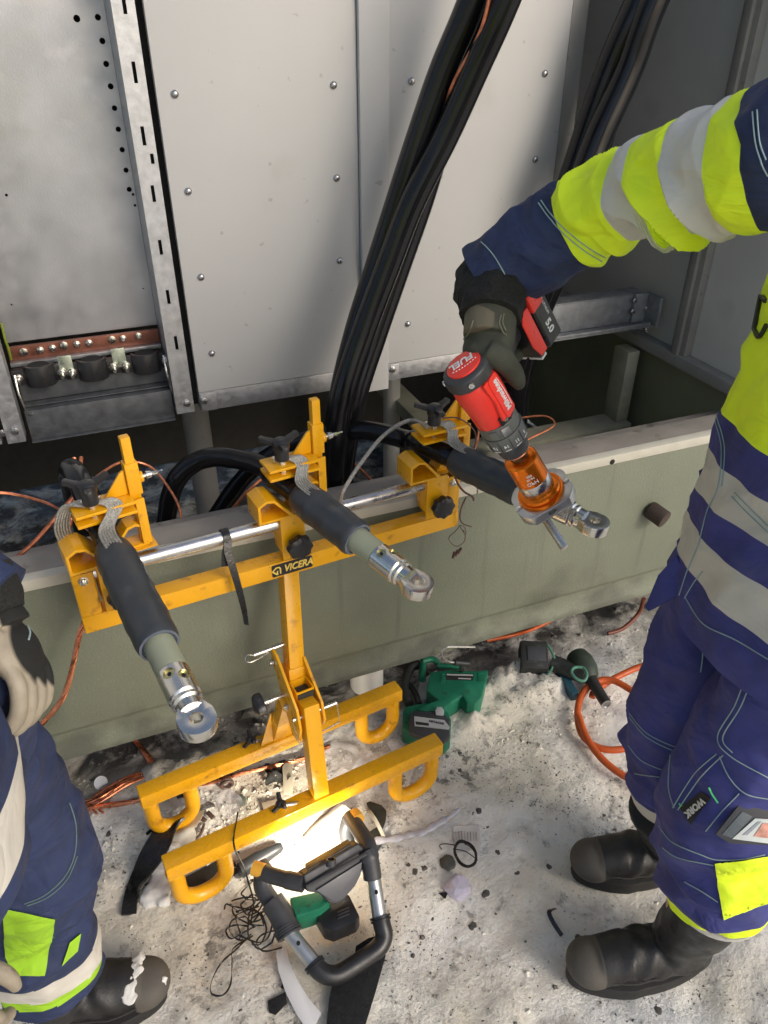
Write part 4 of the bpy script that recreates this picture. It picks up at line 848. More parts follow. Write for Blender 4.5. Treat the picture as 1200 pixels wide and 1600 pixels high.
flat([(680, 1110), (683, 1104), (690, 1104), (694, 1110), (693, 1117), (681, 1116)], .0622, .067, 'battery_latch', M_sil, b_, .002)
l_ = flat([(647, 1119), (694, 1125), (703, 1136), (701, 1140), (648, 1134)], .0622, .0632, 'label', M_sil, b_, .0)
c0 = P(682, 1129, z=.0634); c1 = P(692, 1131, z=.0634); tx_ = (c1-c0).normalized(); ty_ = UPZ.cross(tx_)
text('lettering', 'HITACHI', .0095, c0+UPZ*.0006, tx_, ty_, M_tb, l_, bold=.0002)
flat([(649, 1127), (670, 1130), (670, 1134), (650, 1132)], .0634, .0636, 'label_bar', M_tb, l_, 0)
flat([(697, 1052), (740, 1053), (739, 1063), (697, 1062)], .0552, .0560, 'label', M_tb, sw_, 0)
flat([(698, 1053), (739, 1054), (739, 1056), (698, 1055)], .0562, .0565, 'label_bar', M_sil, sw_, 0)
flat([(716, 1059), (736, 1060), (736, 1061.5), (716, 1060.5)], .0562, .0565, 'label_bar', M_sil, sw_, 0)
for k in range(5):
    flat([(747, 1051+k*3), (760, 1051+k*3), (760, 1052.5+k*3), (747, 1052.5+k*3)], .0552, .0575, 'vent_rib', M_tg, sw_, .0005); flat([(689, 1052+k*3), (696, 1052+k*3), (696, 1053.5+k*3), (689, 1053.5+k*3)], .0552, .0575, 'vent_rib', M_tg, sw_, .0005)
g = G(); g.tube(cr([P(662, 1030, z=.03), P(660, 1050, z=.03), P(660, 1062, z=.03)], 4), .010, 12); g.tube(cr([P(660, 1034, z=.035), P(675, 1030, z=.035), P(684, 1036, z=.03)], 4), .009, 12); g.tube([P(684, 1040, z=.03), P(720, 1043, z=.03)], .008, 10); obj('shoe_arm', g, M_tg, sw_)
g = G(); g.tube(cr([P(640, 1100, z=.01), P(632, 1075, z=.015), P(640, 1045, z=.02), P(655, 1038, z=.02)], 6), .013, 10); g.tube(cr([P(655, 1100, z=.01), P(650, 1085, z=.015), P(640, 1070, z=.01)], 6), .008, 10); obj('saw_guard', g, M_tb, sw_)
g = G(); g.cyl(P(710, 1035, Y=1.28), P(731, 1037, Y=1.28), .008, n=16); g.cyl(P(720, 1036, Y=1.28), P(722, 1050, z=.04), .006, n=12); obj('hook_grip', g, M_blk, sw_)
g = G(); g.tube(cr([P(716, 1035, Y=1.28), P(702, 1034, Y=1.28), P(692, 1027, Y=1.28), P(690, 1018, Y=1.28), P(696, 1012, Y=1.28), P(706, 1010.5, Y=1.28), P(742, 1011, Y=1.28)], 6), .0028, 8); obj('wire_hook', g, M_chr, sw_)
flat([(656, 1064), (683, 1045), (683, 1085), (672, 1092), (650, 1093)], -.02, .004, 'snow_in_handle', M_snowc, sw_, .004)
# grease gun / impact tool
im = thing('impact_wrench', 'dark green cordless tool with a block battery lying in the snow right of the saw', 'power tool', P(880, 1050, z=0))
def blk(px, py, z, sz, yaw, tilt, name, m, parent, bev=.004):
    x = V((math.cos(yaw), math.sin(yaw), 0)); y = V((-math.sin(yaw)*math.cos(tilt), math.cos(yaw)*math.cos(tilt), math.sin(tilt))); g = G(); g.box(P(px, py, z=z), sz, (x, y, x.cross(y))); return obj(name, g, m, parent, bev=bev)
bt = blk(833, 1030, .045, (.075, .085, .060), -.45, .35, 'battery', M_tb, im, .006)
blk(838, 1022, .072, (.050, .045, .010), -.45, .35, 'battery_top', M_blk2, im, .003)
blk(814, 1030, .050, (.0035, .040, .030), -.45, .35, 'label', mat('tan_label', (.22, .20, .12), .5), bt, .0005)
g = G(); g.tube(cr([P(856, 1008, z=.08), P(866, 1028, z=.07), P(862, 1045, z=.05), P(852, 1058, z=.03)], 6), .0035, 8); obj('green_trim', g, mat('pale_green_rubber', (.08, .22, .15), .5), im)
g = G(); g.tube(cr([P(862, 1035, z=.05), P(880, 1042, z=.05), P(900, 1052, z=.05), P(915, 1055, z=.055)], 6), [.022]*12+[.02]*7, 14); obj('grip', g, M_tb, im)
g = G(); c = P(912, 1043, z=.05); e_ = P(938, 1085, z=.045); d_ = (e_-c).normalized(); g.lathe(c-d_*.05, d_, [(0, .012), (.006, .030), (.03, .036), (.06, .035), (.085, .026), (.095, .018)], 24); obj('motor_housing', g, mat('olive_tool_plastic', (.028, .04, .026), .5, var=.3, vs_=30), im)
g = G(); g.lathe(c+d_*.046, d_, [(0, .016), (.06, .0145), (.085, .0145), (.0852, .0105), (.07, .010)], 22); obj('socket_tube', g, M_blk, im)
g = G(); g.lathe(c+d_*.1315, d_, [(0, .0148), (.0015, .0148), (.0016, .0105), (0, .0105)], 22); obj('steel_tip', g, M_chr, im)
g = G(); g.tube(cr([P(893, 1050, z=.09), P(898, 1043, z=.09), P(912, 1044, z=.09), P(917, 1055, z=.09), P(912, 1064, z=.085), P(900, 1060, z=.088)], 5, closed=True), .004, 8, closed=True); obj('green_trim', g, MC['pale_green_rubber'], im)
g = G(); g.box(P(885, 1068, z=.02), (.10, .03, .02), frame(V((.9, -.1, 0)), UPZ)[::1]); obj('blue_base', g, mat('teal_plastic', (.015, .07, .10), .5), im, bev=.003)
# orange hose
g = G(); path = [P(1080, 1035, z=.05), P(1030, 1038, z=.05), P(1000, 1042, z=.04), P(960, 1060, z=.03), P(930, 1080, z=.022), P(925, 1090, z=.015)]
g.tube(cr(path, 8), .0088, 14)
path = [P(1050, 1130, z=.06), P(1015, 1105, z=.055), P(985, 1078, z=.05), P(950, 1062, z=.045), P(918, 1074, z=.035), P(903, 1105, z=.02), P(908, 1145, z=.015), P(935, 1168, z=.015), P(975, 1170, z=.02), P(1030, 1150, z=.03)]
g.tube(cr(path, 8), .0088, 14)
path = [P(904, 1118, z=.028), P(918, 1155, z=.026), P(945, 1190, z=.02), P(985, 1218, z=.018), P(1050, 1245, z=.015), P(1120, 1260, z=.015)]
g.tube(cr(path, 8), .0088, 14)
tobj('orange_hose', g, mat('orange_hose_rubber', (.50, .085, .012), .45, var=.15, vs_=30, dirt=(.25, .05, .02), ds=30, dt=.65), 'orange hose coiled on the snow beside the blue trouser leg', 'hose')
g = G(); g.tube(cr([P(760, 1001, z=.03), P(800, 993, z=.02), P(830, 984, z=.03), P(860, 970, z=.03)], 8), .0055, 10); tobj('loose_orange_wire', g, MC['orange_hose_rubber'], 'short stretch of orange cord under the beam edge behind the tools', 'cord')
g = G(); g.tube(cr([gp(950, 988, .01), gp(975, 978, .02), P(998, 958, z=.04), P(1006, 935, z=.1)], 8), .006, 10); tobj('loose_brown_wire', g, mat('brown_cord_rubber', (.16, .04, .02), .5), 'red brown cord rising from the snow to the beam beside the blue trousers', 'cord')
# ================================================ WORK LIGHT
wl = thing('work_light', 'lit battery work light in a tube frame lying on the snow before the yellow stand', 'work light', P(510, 1430, z=0))
TR = .0145
Lc, Rc = P(410, 1362, z=.12), P(546, 1286, z=.13)
g = G(); g.tube(cr([P(412, 1362, z=.115), P(410, 1385, z=.10), P(425, 1410, z=.085)], 6), .0175, 18); g.tube(cr([P(404, 1352, z=.125), P(414, 1366, z=.12)], 3), .0195, 18); obj('corner_joint', g, M_blk2, wl)
g = G(); g.tube(cr([P(406, 1360, z=.13), P(425, 1368, z=.135), P(450, 1375, z=.14), P(474, 1380, z=.145)], 6), [.0155]*12+[.017]*7, 18); obj('left_arm', g, M_blk2, wl)
M_ylt = mat('yellow_tube', (.78, .40, .05), .35, var=.06)  # yellow of the collars on the frame ends
g = G(); g.tube([P(396, 1356, z=.135), P(412, 1361, z=.135)], .0145, 18); obj('yellow_collar', g, M_ylt, wl)
g = G(); g.tube([P(553, 1272, z=.125), P(560, 1282, z=.13)], .0145, 18); obj('yellow_collar', g, M_ylt, wl)
g = G(); g.tube(cr([P(546, 1276, z=.12), P(560, 1296, z=.13), P(574, 1318, z=.14), P(578, 1332, z=.14)], 6), .0165, 18); obj('right_arm', g, M_blk2, wl)
g = G(); g.tube(cr([P(545, 1280, z=.11), P(540, 1300, z=.085), P(545, 1320, z=.06)], 6), .015, 18); obj('corner_joint', g, M_blk2, wl)
g = G(); g.tube(cr([P(425, 1408, z=.09), P(438, 1428, z=.08), P(450, 1455, z=.068)], 6), .0235, 20)
for k in range(4): q0 = P(446+k*2.2, 1448+k*3.6, z=.071-k*.002); g.tube([q0, q0+(P(450, 1455, z=.068)-P(438, 1428, z=.08)).normalized()*.003], .026, 20)
obj('rubber_joint', g, M_blk2, wl)
g = G(); g.tube([P(448, 1452, z=.07), P(493, 1508, z=.045)], .0145, 22); obj('steel_tube', g, M_alu, wl)
q = P(466, 1473, z=.080); g = G(); g.cyl(q-UPZ*.004, q+UPZ*.0005+(CAM-q).normalized()*.001, .0036, n=14); obj('tube_hole', g, M_hole, wl)
g = G(); g.tube([P(583, 1368, z=.10), P(593, 1432, z=.06)], .0145, 22); obj('steel_tube', g, M_alu, wl)
q = P(588, 1393, z=.103); g = G(); g.cyl(q-UPZ*.004, q+(CAM-q).normalized()*.002, .0036, n=14); obj('tube_hole', g, M_hole, wl)
g = G(); g.tube(cr([P(572, 1330, z=.14), P(578, 1345, z=.13), P(582, 1372, z=.105)], 6), [.021]*6+[.0185]*7, 20); obj('rubber_joint', g, M_blk2, wl)
path = cr([P(489, 1503, z=.047), P(497, 1514, z=.042), P(512, 1523, z=.035), P(532, 1521, z=.03), P(570, 1497, z=.03), P(592, 1480, z=.033), P(600, 1462, z=.04), P(597, 1445, z=.052), P(594, 1432, z=.06)], 8)
g = G(); g.tube(path, .0175, 20)
for i0 in (1, 4, len(path)-3, len(path)-6): g.tube([path[i0], path[i0]+(path[i0+1]-path[i0]).normalized()*.004], .0205, 20)
g.tube([P(602, 1464, z=.04), P(610, 1462, z=.04)], .006, 10); g.tube([P(505, 1527, z=.035), P(506, 1534, z=.03)], .006, 10)
obj('lower_grip', g, M_blk, wl)
# head: thick dark panel, lens on its far side
c4 = [P(474, 1368, z=.165), P(560, 1318, z=.165), P(575, 1330, z=.15), P(578, 1352, z=.14), P(562, 1380, z=.115), P(538, 1408, z=.095), P(524, 1412, z=.092), P(510, 1408, z=.095), P(496, 1392, z=.115), P(478, 1392, z=.135)]
pn = (c4[5]-c4[0]).cross(c4[2]-c4[0]).normalized()
if pn.dot(CAM-c4[0]) < 0: pn = -pn
hx_ = (c4[1]-c4[0]).normalized(); hy_ = pn.cross(hx_); o_ = c4[0]
g = G(); g.prism([((p-o_).dot(hx_), (p-o_).dot(hy_)) for p in c4], o_, hx_, hy_, -.030, 0); obj('housing', g, M_blk2, wl, bev=.004, seg=3)
ins4 = [P(492, 1390, z=.135), P(566, 1346, z=.14), P(566, 1368, z=.125), P(556, 1386, z=.112), P(537, 1402, z=.10), P(524, 1406, z=.098), P(513, 1403, z=.10)]
g = G(); g.prism([((p-o_).dot(hx_), (p-o_).dot(hy_)) for p in ins4], o_, hx_, hy_, .0005, .0055); obj('cover_plate', g, mat('slate_plastic', (.075, .078, .09), .4, var=.05), wl, bev=.003)
g = G(); g.tube([P(478, 1386, z=.152), P(572, 1334, z=.158)], .004, 8); obj('seam_ridge', g, M_blk2, wl)
mid = (c4[0]+c4[1])*.5-hx_*.0
ld = (P(488, 1275, z=.07)-mid).normalized()
lx = hx_; ly = ld.cross(lx).normalized(); lc = mid-UPZ*.022+ld*.024
m = bpy.data.materials.new('led_lens'); m.use_nodes = True; b = m.node_tree.nodes['Principled BSDF']; b.inputs['Emission Color'].default_value = (1, .93, .80, 1); b.inputs['Emission Strength'].default_value = 25
g = G(); g.box(lc-ld*.014, (.100, .042, .026), (lx, ly, ld)); obj('lamp_head', g, M_blk2, wl, bev=.003)
g = G(); g.box(lc, (.088, .032, .002), (lx, ly, ld)); obj('lens', g, m, wl, bev=.0005)
g = G(); g.lathe(P(517, 1352, z=.172), UPC, [(0, .010), (.012, .010), (.0125, .007), (.006, .0065)], 20); obj('bolt_boss', g, M_blk2, wl)
al = bpy.data.lights.new('lamp_beam', 'AREA'); al.shape = 'RECTANGLE'; al.size = .085; al.size_y = .03; al.energy = 1.5; al.color = (1, .90, .74); al.spread = math.radians(115)
ao = bpy.data.objects.new('lamp_beam', al); COL.objects.link(ao); ao.parent = wl; ao.location = lc+ld*.003-origin_of(wl); ao.rotation_euler = (-ld).to_track_quat('Z', 'Y').to_euler()
# green drill body and battery under the head
flat([(452, 1402), (498, 1392), (516, 1395), (515, 1408), (500, 1420), (462, 1432)], .03, .085, 'green_body', M_tg, wl, .005)
b_ = flat([(486, 1418), (545, 1396), (562, 1430), (556, 1440), (520, 1455), (505, 1450)], .02, .062, 'battery', M_blk, wl, .005)
for k in range(3): flat([(527+k*0, 1424+k*5), (545, 1416+k*5), (546, 1418+k*5), (528, 1426+k*5)], .0622, .064, 'battery_rib', M_blk2, b_, .0005)
# ================================================ PEOPLE
M_navy = mat('navy_workwear', (.018, .030, .085), .75, var=.22, vs_=14, bump=.25, bs=900, dirt=(.026, .036, .085), ds=9, dt=.6, crease=.5, cs=7)
M_blue = mat('blue_workwear', (.046, .050, .200), .8, var=.25, vs_=12, bump=.25, bs=900, dirt=(.065, .07, .21), ds=8, dt=.62, crease=.5, cs=7)
M_hv = mat('hi_vis_yellow', (.80, .99, .02), .65, var=.06, vs_=10, bump=.2, bs=900, dirt=(.58, .74, .06), ds=9, dt=.62, crease=.5, cs=7)
M_hvg = mat('hi_vis_green_dull', (.30, .55, .02), .7, var=.12, vs_=14, bump=.25, bs=900, crease=.5, cs=7)
M_refl = mat('reflective_tape', (.58, .555, .49), .5, var=.06, vs_=14, bump=.1, bs=500, crease=.35, cs=7)
M_stitch = mat('pale_stitching', (.30, .40, .40), .7)
M_boot = mat('black_boot_leather', (.016, .0155, .015), .48, var=.35, vs_=25, bump=.3, bs=300, dirt=(.035, .033, .028), ds=18, dt=.58)
M_cap = mat('boot_scuff_cap', (.085, .076, .062), .7, var=.2, vs_=40, bump=.4, bs=400)
M_sole = mat('boot_sole', (.016, .0155, .015), .7, var=.2, bump=.2)
M_olive = mat('olive_glove', (.050, .053, .036), .7, var=.2, vs_=30, bump=.3, bs=700)
M_tan = mat('tan_glove', (.15, .128, .085), .7, var=.1, vs_=30, bump=.2, bs=700)
M_beige = mat('beige_glove_leather', (.30, .26, .195), .6, var=.15, vs_=40, bump=.35, bs=200, dirt=(.22, .18, .14), ds=30, dt=.6)
M_knit = mat('black_knit', (.010, .010, .009), .9, var=.5, vs_=200, bump=.9, bs=500)
M_skin = mat('skin', (.55, .33, .24), .5, var=.08)
M_hair = mat('brown_hair', (.05, .03, .018), .7, var=.3, vs_=100)
def remesh(g, vox, smooth=6, off=V((0, 0, 0))):
    o = bpy.data.objects.new('tmp', mesh_from('tmp', g, [], smooth=False)); COL.objects.link(o)
    m = o.modifiers.new('r', 'REMESH'); m.mode = 'VOXEL'; m.voxel_size = vox; m2 = o.modifiers.new('s', 'SMOOTH'); m2.iterations = smooth; m2.factor = .6
    dg = bpy.context.evaluated_depsgraph_get(); dg.update(); me = bpy.data.meshes.new_from_object(o.evaluated_get(dg)); bpy.data.objects.remove(o)
    r = G(); r.add([v_.co for v_ in me.vertices], [tuple(p.vertices) for p in me.polygons]); return r
def two_tone(o, base, colB, roughB, fn, width=.0012):
    """second colour of a sewn or moulded piece, with a clean edge"""
    m = base.copy(); m.name = base.name+'_two_tone'; n = m.node_tree.nodes; l = m.node_tree.links; b = n['Principled BSDF']
    src = b.inputs['Base Color'].links[0].from_socket; rs = b.inputs['Roughness'].links[0].from_socket
    at = n.new('ShaderNodeAttribute'); at.attribute_name = 'piece'; mr = n.new('ShaderNodeMapRange'); mr.inputs[1].default_value = -width; mr.inputs[2].default_value = width; l.new(at.outputs['Fac'], mr.inputs[0])
    x = n.new('ShaderNodeMix'); x.data_type = 'RGBA'; l.new(mr.outputs[0], x.inputs[0]); l.new(src, x.inputs[6]); x.inputs[7].default_value = (*colB, 1); l.new(x.outputs[2], b.inputs['Base Color'])
    y = n.new('ShaderNodeMix'); l.new(mr.outputs[0], y.inputs[0]); l.new(rs, y.inputs[2]); y.inputs[3].default_value = roughB; l.new(y.outputs[0], b.inputs['Roughness'])
    off = origin_of(o); at_ = o.data.attributes.new('piece', 'FLOAT', 'POINT'); at_.data.foreach_set('value', [fn(v_.co+off) for v_ in o.data.vertices])
    o.data.materials.clear(); o.data.materials.append(m)
def bvh_of(g): return BVHTree.FromPolygons([tuple(q) for q in g.v], [tuple(f) for f in g.f])
def fold(p, amp, sc=(1, 1, 1), seed=0):
    q = V((p.x*sc[0]+seed*3.7, p.y*sc[1]+seed*1.3, p.z*sc[2])); n1 = noise.noise(q); n2 = noise.noise(q*2.1+V((5, 2, 1))); n3 = noise.noise(q*4.5)
    return amp*((1-2.4*abs(n1))*.7+n2*.45+n3*.15)
def sleeve(path, rad, ref, nu, nv, fo, rowmat, mats, close=(True, True), hem=.0, power=2.0):
    """cloth tube: path points, (a,b) half widths, a along ref; fo(u, v, point) pushes the cloth out; rowmat(u, v, p) picks the material"""
    P_ = cr(path, 16); A = crv([r[0] for r in rad], 16); B = crv([r[1] for r in rad], 16); m0 = len(P_)
    L = [0]
    for i in range(1, m0): L.append(L[-1]+(P_[i]-P_[i-1]).length)
    g = G(); vs_ = []; mi = []; k = 0
    for i in range(nu+1):
        u = i/nu; s_ = u*L[-1]
        while k < m0-2 and L[k+1] < s_: k += 1
        f = 0 if L[k+1] == L[k] else (s_-L[k])/(L[k+1]-L[k]); c = P_[k].lerp(P_[k+1], f); a = A[k]+(A[k+1]-A[k])*f; b = B[k]+(B[k+1]-B[k])*f
        d0 = P_[min(m0-1, k+2)]-P_[max(0, k-1)]; d = d0.normalized(); xx = (ref-d*ref.dot(d)).normalized(); yy = d.cross(xx)
        for j in range(nv):
            v_ = 2*math.pi*j/nv; cv, sv = math.cos(v_), math.sin(v_)
            ex = 2/power; cx_ = abs(cv)**ex*(1 if cv > 0 else -1); sy_ = abs(sv)**ex*(1 if sv > 0 else -1)
            p = c+xx*(a*cx_)+yy*(b*sy_); n_ = (xx*cv*b+yy*sv*a).normalized(); p = p+n_*fo(u, v_, p, s_)
            vs_.append(p)
    fs = []
    for i in range(nu):
        for j in range(nv):
            l = (j+1) % nv; f_ = (i*nv+j, i*nv+l, (i+1)*nv+l, (i+1)*nv+j); fs.append(f_)
            g.m.append(rowmat((i+.5)/nu, 2*math.pi*(j+.5)/nv, (vs_[f_[0]]+vs_[f_[2]])*.5))
    if close[0]: fs.append(tuple(range(nv-1, -1, -1))); g.m.append(0)
    if close[1]: fs.append(tuple(nu*nv+j for j in range(nv))); g.m.append(0)
    g.v = vs_; g.f = [list(f) for f in fs]; return g
def hit(bvh, px, py):
    r = ray(px, py).normalized(); loc, nrm, idx, dist = bvh.ray_cast(CAM, r)
    if loc is None: return None, None
    if nrm.dot(r) > 0: nrm = -nrm
    return loc, nrm
def stitches(bvh, lines, parent, r=.0009, name='stitching', m=None, off=.0008):
    last = None
    for ln in lines:
        g = G(); pts = cr([V((a, b, 0)) for a, b in ln], 8); q = []
        for p in pts:
            l_, n_ = hit(bvh, p.x, p.y)
            if l_ is not None and (not q or (l_-q[-1]).length < .05): q.append(l_+n_*off)
        if len(q) > 2: g.tube(q, r, 6); last = obj(name, g, m or M_stitch, parent)
    return last
def decal(bvh, quad, nx, ny, name, m, parent, off=.0015, jit=0, seed=0, label=None):
    """a patch sewn on the cloth: the outline's four corners (or edge curves) followed over the surface"""
    g = G(); vs_ = []; a, b, c, d = [V((x, y, 0)) for x, y in quad]; ok = True; lastn = None
    for j in range(ny+1):
        for i in range(nx+1):
            u, v_ = i/nx, j/ny; p = a.lerp(b, u).lerp(d.lerp(c, u), v_)
            l_, n_ = hit(bvh, p.x, p.y)
            if l_ is None: l_ = vs_[-1] if vs_ else CAM; n_ = lastn or UPZ
            lastn = n_; vs_.append(l_+n_*off)
    n0 = len(vs_); vs2 = [q+(CAM-q).normalized()*-.002 for q in vs_]
    fs = [(j*(nx+1)+i, j*(nx+1)+i+1, (j+1)*(nx+1)+i+1, (j+1)*(nx+1)+i) for j in range(ny) for i in range(nx)]
    g.add(vs_+vs2, fs+[tuple(n0+k for k in f[::-1]) for f in fs])
    return obj(name, g, m, parent, label=label)
def body_mesh(joints, edges, vox=.012):
    """one continuous body: capsules along the bones, blended into a single skin"""
    g = G()
    for a, b in edges:
        pa, ra = joints[a]; pb, rb = joints[b]; n = 6
        g.tube([V(pa).lerp(V(pb), i/n) for i in range(n+1)], [ra+(rb-ra)*i/n for i in range(n+1)], 14)
    for k, (p, r) in joints.items(): g.blob(p, r, amp=0, sub=2)
    return remesh(g, vox, 5)
def head(c, f, parent):
    """skull, nose, ears, eyes, mouth and hair, looking along f"""
    r_ = f.cross(UPZ).normalized(); u = UPZ; g = G(); g.blob(c, .092, (.86, 1.0, 1.28), amp=0, sub=3, ax=(r_, f, u)); g.blob(c-u*.075+f*.018, .058, (.9, .95, .8), amp=0, sub=3, ax=(r_, f, u))
    g.blob(c+f*.098-u*.010, .017, (.75, 1.1, 1.5), amp=0, ax=(r_, f, u))
    for s in (-1, 1): g.blob(c+r_*(s*.080)-u*.008, .022, (.4, .9, 1.3), amp=0, ax=(r_, f, u))
    g.tube([c-u*.06-f*.02, c-u*.18-f*.03], [.052, .06], 16); g = remesh(g, .006, 5); obj('head', g, M_skin, parent)
    for s in (-1, 1):
        g = G(); g.blob(c+r_*(s*.031)+f*.082+u*.012, .0115, amp=0); obj('eye', g, M_white, parent); g = G(); g.tube(cr([c+r_*(s*.046)+f*.082+u*.030, c+r_*(s*.03)+f*.090+u*.034, c+r_*(s*.014)+f*.093+u*.030], 4), .003, 6); obj('eyebrow', g, M_hair, parent)
    g = G(); g.tube(cr([c-r_*.024+f*.083-u*.052, c+f*.090-u*.050, c+r_*.024+f*.083-u*.052], 5), .0045, 8, flat=.6); obj('mouth', g, mat('lips', (.42, .18, .14), .5), parent)
    g = G(); g.blob(c-f*.014+u*.026, .094, (.92, 1.0, 1.18), amp=.12, sub=3, ax=(r_, f, u)); g = remesh(g, .006, 3); obj('hair', g, M_hair, parent)
def boot(toe, heel, shaft_top, parent, w=.052, cap=True, snow=False):
    """work boot: sole, upper with toe cap, and shaft; toe and heel on the ground"""
    d = (toe-heel); d.z = 0; Lb = d.length; d.normalize(); s = UPZ.cross(d)
    root = thing('boot', None, None, heel-origin_of(parent)); root.parent = parent
    def outline(k, z):
        pts = []
        for i in range(40):
            a = 2*math.pi*i/40; ca, sa = math.cos(a), math.sin(a); t_ = .5+.5*ca; ww = w*(.72+.28*math.sin(math.pi*min(1, max(0, (t_-.05)*.95)))**1) * (1.0 if t_ > .5 else .93)
            pts.append(heel+d*(Lb*t_)+s*(ww*k*(abs(sa)**.75)*(1 if sa > 0 else -1))+UPZ*z)
        return pts
    def stack(rows):
        g = G(); vs_ = [p for r_ in rows for p in r_]; n = 40; m = len(rows)
        g.add(vs_, [(i*n+j, i*n+(j+1) % n, (i+1)*n+(j+1) % n, (i+1)*n+j) for i in range(m-1) for j in range(n)]+[tuple(range(n-1, -1, -1)), tuple((m-1)*n+j for j in range(n))]); return g
    g = stack([outline(1.04, -.006), outline(1.06, .004), outline(1.06, .020), outline(1.03, .026)])
    for k in range(0):
        for sg in (-1, 1):
            t_ = .08+.86*k/17; ww = w*1.03*(.72+.28*math.sin(math.pi*t_))*(1-.9*max(0, t_-.86)*4); g.box(heel+d*(Lb*t_)+s*(sg*ww)+UPZ*.006, (.008, .007, .016), (d, s, UPZ))
    obj('sole', g, M_sole, root, bev=.0015)
    # upper as a blend of blobs
    g = G(); zt = shaft_top.z; ank = heel+d*(Lb*.24)+UPZ*.10
    g.tube(cr([heel+d*(Lb*.20)+UPZ*.045, ank, ank.lerp(shaft_top, .5)+s*.004, shaft_top], 6), crv([.050, .052, .058, .066], 6), 24)
    g.tube(cr([heel+d*(Lb*.16)+UPZ*.045, heel+d*(Lb*.45)+UPZ*.055, heel+d*(Lb*.66)+UPZ*.048, heel+d*(Lb*.80)+UPZ*.044], 6), crv([.040, .048, .047, .044], 6), 24, flat=.9)
    g.blob(heel+d*(Lb*.84)+UPZ*.040, .044, (1.12, 1.10, .80), amp=0, sub=3, ax=(d, s, UPZ)); g.blob(heel+d*(Lb*.10)+UPZ*.05, .036, (.9, 1.0, 1.3), amp=0, sub=3, ax=(d, s, UPZ))
    g = remesh(g, .0038, 6)
    for i, p in enumerate(g.v):
        t_ = (p-heel).dot(d)/Lb; cre = .0025*math.sin((p-heel).dot(d)*150+p.z*90)*max(0, 1-abs(t_-.5)*4) + (.004*noise.noise(p*22) if t_ < .6 else .0012*noise.noise(p*25)); nn = (p-(ank if p.z > .1 else heel+d*(Lb*t_)+UPZ*.03)); nn = nn.normalized() if nn.length > 0 else UPZ; g.v[i] = p+nn*cre
    for i, f in enumerate(g.f):
        c_ = g.v[f[0]]; t_ = (c_-heel).dot(d)/Lb; lat = (c_-heel).dot(s)
        pass
    up = obj('upper', g, M_boot, root); two_tone(up, M_boot, (.085, .076, .062), .7, lambda p: max(min(((p-heel).dot(d)/Lb-.80+.9*abs((p-heel).dot(s))**1.5)*Lb, .097-p.z), .029-p.z))
    g = G(); tt = shaft_top
    ring_ = [p+UPZ*.020 for p in outline(.985, .026)]
    g.tube(ring_, .0016, 5, closed=True); obj('welt_seam', g, mat('boot_seam', (.03, .028, .025), .6), root)
    if snow:
        g = G()
        for k in range(30):
            q_ = random.uniform(-.040, .042); g.blob(heel+d*(Lb*(.78+.025*math.sin(q_*70)+random.uniform(-.035, .035)))+s*q_+UPZ*(.080-9*q_*q_), random.uniform(.006, .012), (1, 1, .45), seed=k, amp=.6)
        g = remesh(g, .0022, 2)
        g.blob(heel+d*(Lb*.98)+UPZ*.05+s*-.01, .012, seed=3, amp=.5)
        obj('caked_snow', g, M_snowc, root)
    return root
# ------------------------------------------------ RIGHT WORKER
pr = thing('person', 'worker in hi-vis yellow and blue workwear reaching out to hold the drill', 'person', V((.86, .60, 0)))
fR = V((-.955, .296, 0)).normalized(); lR = V((.296, .955, 0)).normalized()      # facing, right-hand side
kneeN = P(1128, 1270, z=.50); hemN = P(1120, 1392, z=.325); kneeF = P(1062, 1140, z=.50); hemF = P(1045, 1228, z=.335)
toeN, heelN = P(885, 1524, z=0), P(1098, 1500, z=0); toeF, heelF = P(893, 1362, z=0), P(1075, 1352, z=0)
hipN, hipF = V((.885, .505, .90)), V((.925, .70, .90))
wristR = P(772, 436, d=1.21); arm_px = [(760, 444, 1.225), (800, 414, 1.205), (850, 382, 1.18), (900, 350, 1.15), (945, 328, 1.11), (990, 312, 1.07), (1035, 290, 1.03), (1090, 276, .98), (1150, 262, .93), (1210, 250, .89), (1275, 240, .87)]
armp = [P(a, b, d=c) for a, b, c in arm_px]; shR = armp[-1]; elR = armp[5]; armp.append(V((.95, .60, 1.36)))
neck = V((.99, .60, 1.50)); shL = V((.985, .40, 1.42)); elL = V((.93, .33, 1.12)); wrL = V((.80, .33, .95))
J = {'pelvis': ((.905, .60, .93), .12), 'waist': ((.925, .60, 1.08), .11), 'chest': ((.95, .60, 1.28), .13), 'neck': (neck, .055), 'shR': (shR-V((0, 0, .02)), .055), 'elR': (elR, .030), 'faR': (armp[2], .027), 'wrR': (wristR, .028), 'shL': (shL, .055), 'elL': (elL, .040), 'wrL': (wrL, .028), 'hipN': (hipN, .085), 'kneeN': (kneeN, .058), 'ankN': (heelN.lerp(toeN, .25)+UPZ*.1, .036), 'hipF': (hipF, .085), 'kneeF': (kneeF, .058), 'ankF': (heelF.lerp(toeF, .25)+UPZ*.1, .036)}
g = body_mesh(J, [('pelvis', 'waist'), ('waist', 'chest'), ('chest', 'neck'), ('chest', 'shR'), ('shR', 'elR'), ('elR', 'faR'), ('faR', 'wrR'), ('chest', 'shL'), ('shL', 'elL'), ('elL', 'wrL'), ('pelvis', 'hipN'), ('hipN', 'kneeN'), ('kneeN', 'ankN'), ('pelvis', 'hipF'), ('hipF', 'kneeF'), ('kneeF', 'ankF')]); obj('body', g, M_skin, pr)
head(V((.965, .60, 1.68)), V((-.85, .45, -.25)).normalized(), pr)
boot(toeF, heelF, P(1038, 1262, z=.30), pr); boot(toeN, heelN, hemN-UPZ*.0+V((.01, .0, .0)), pr)
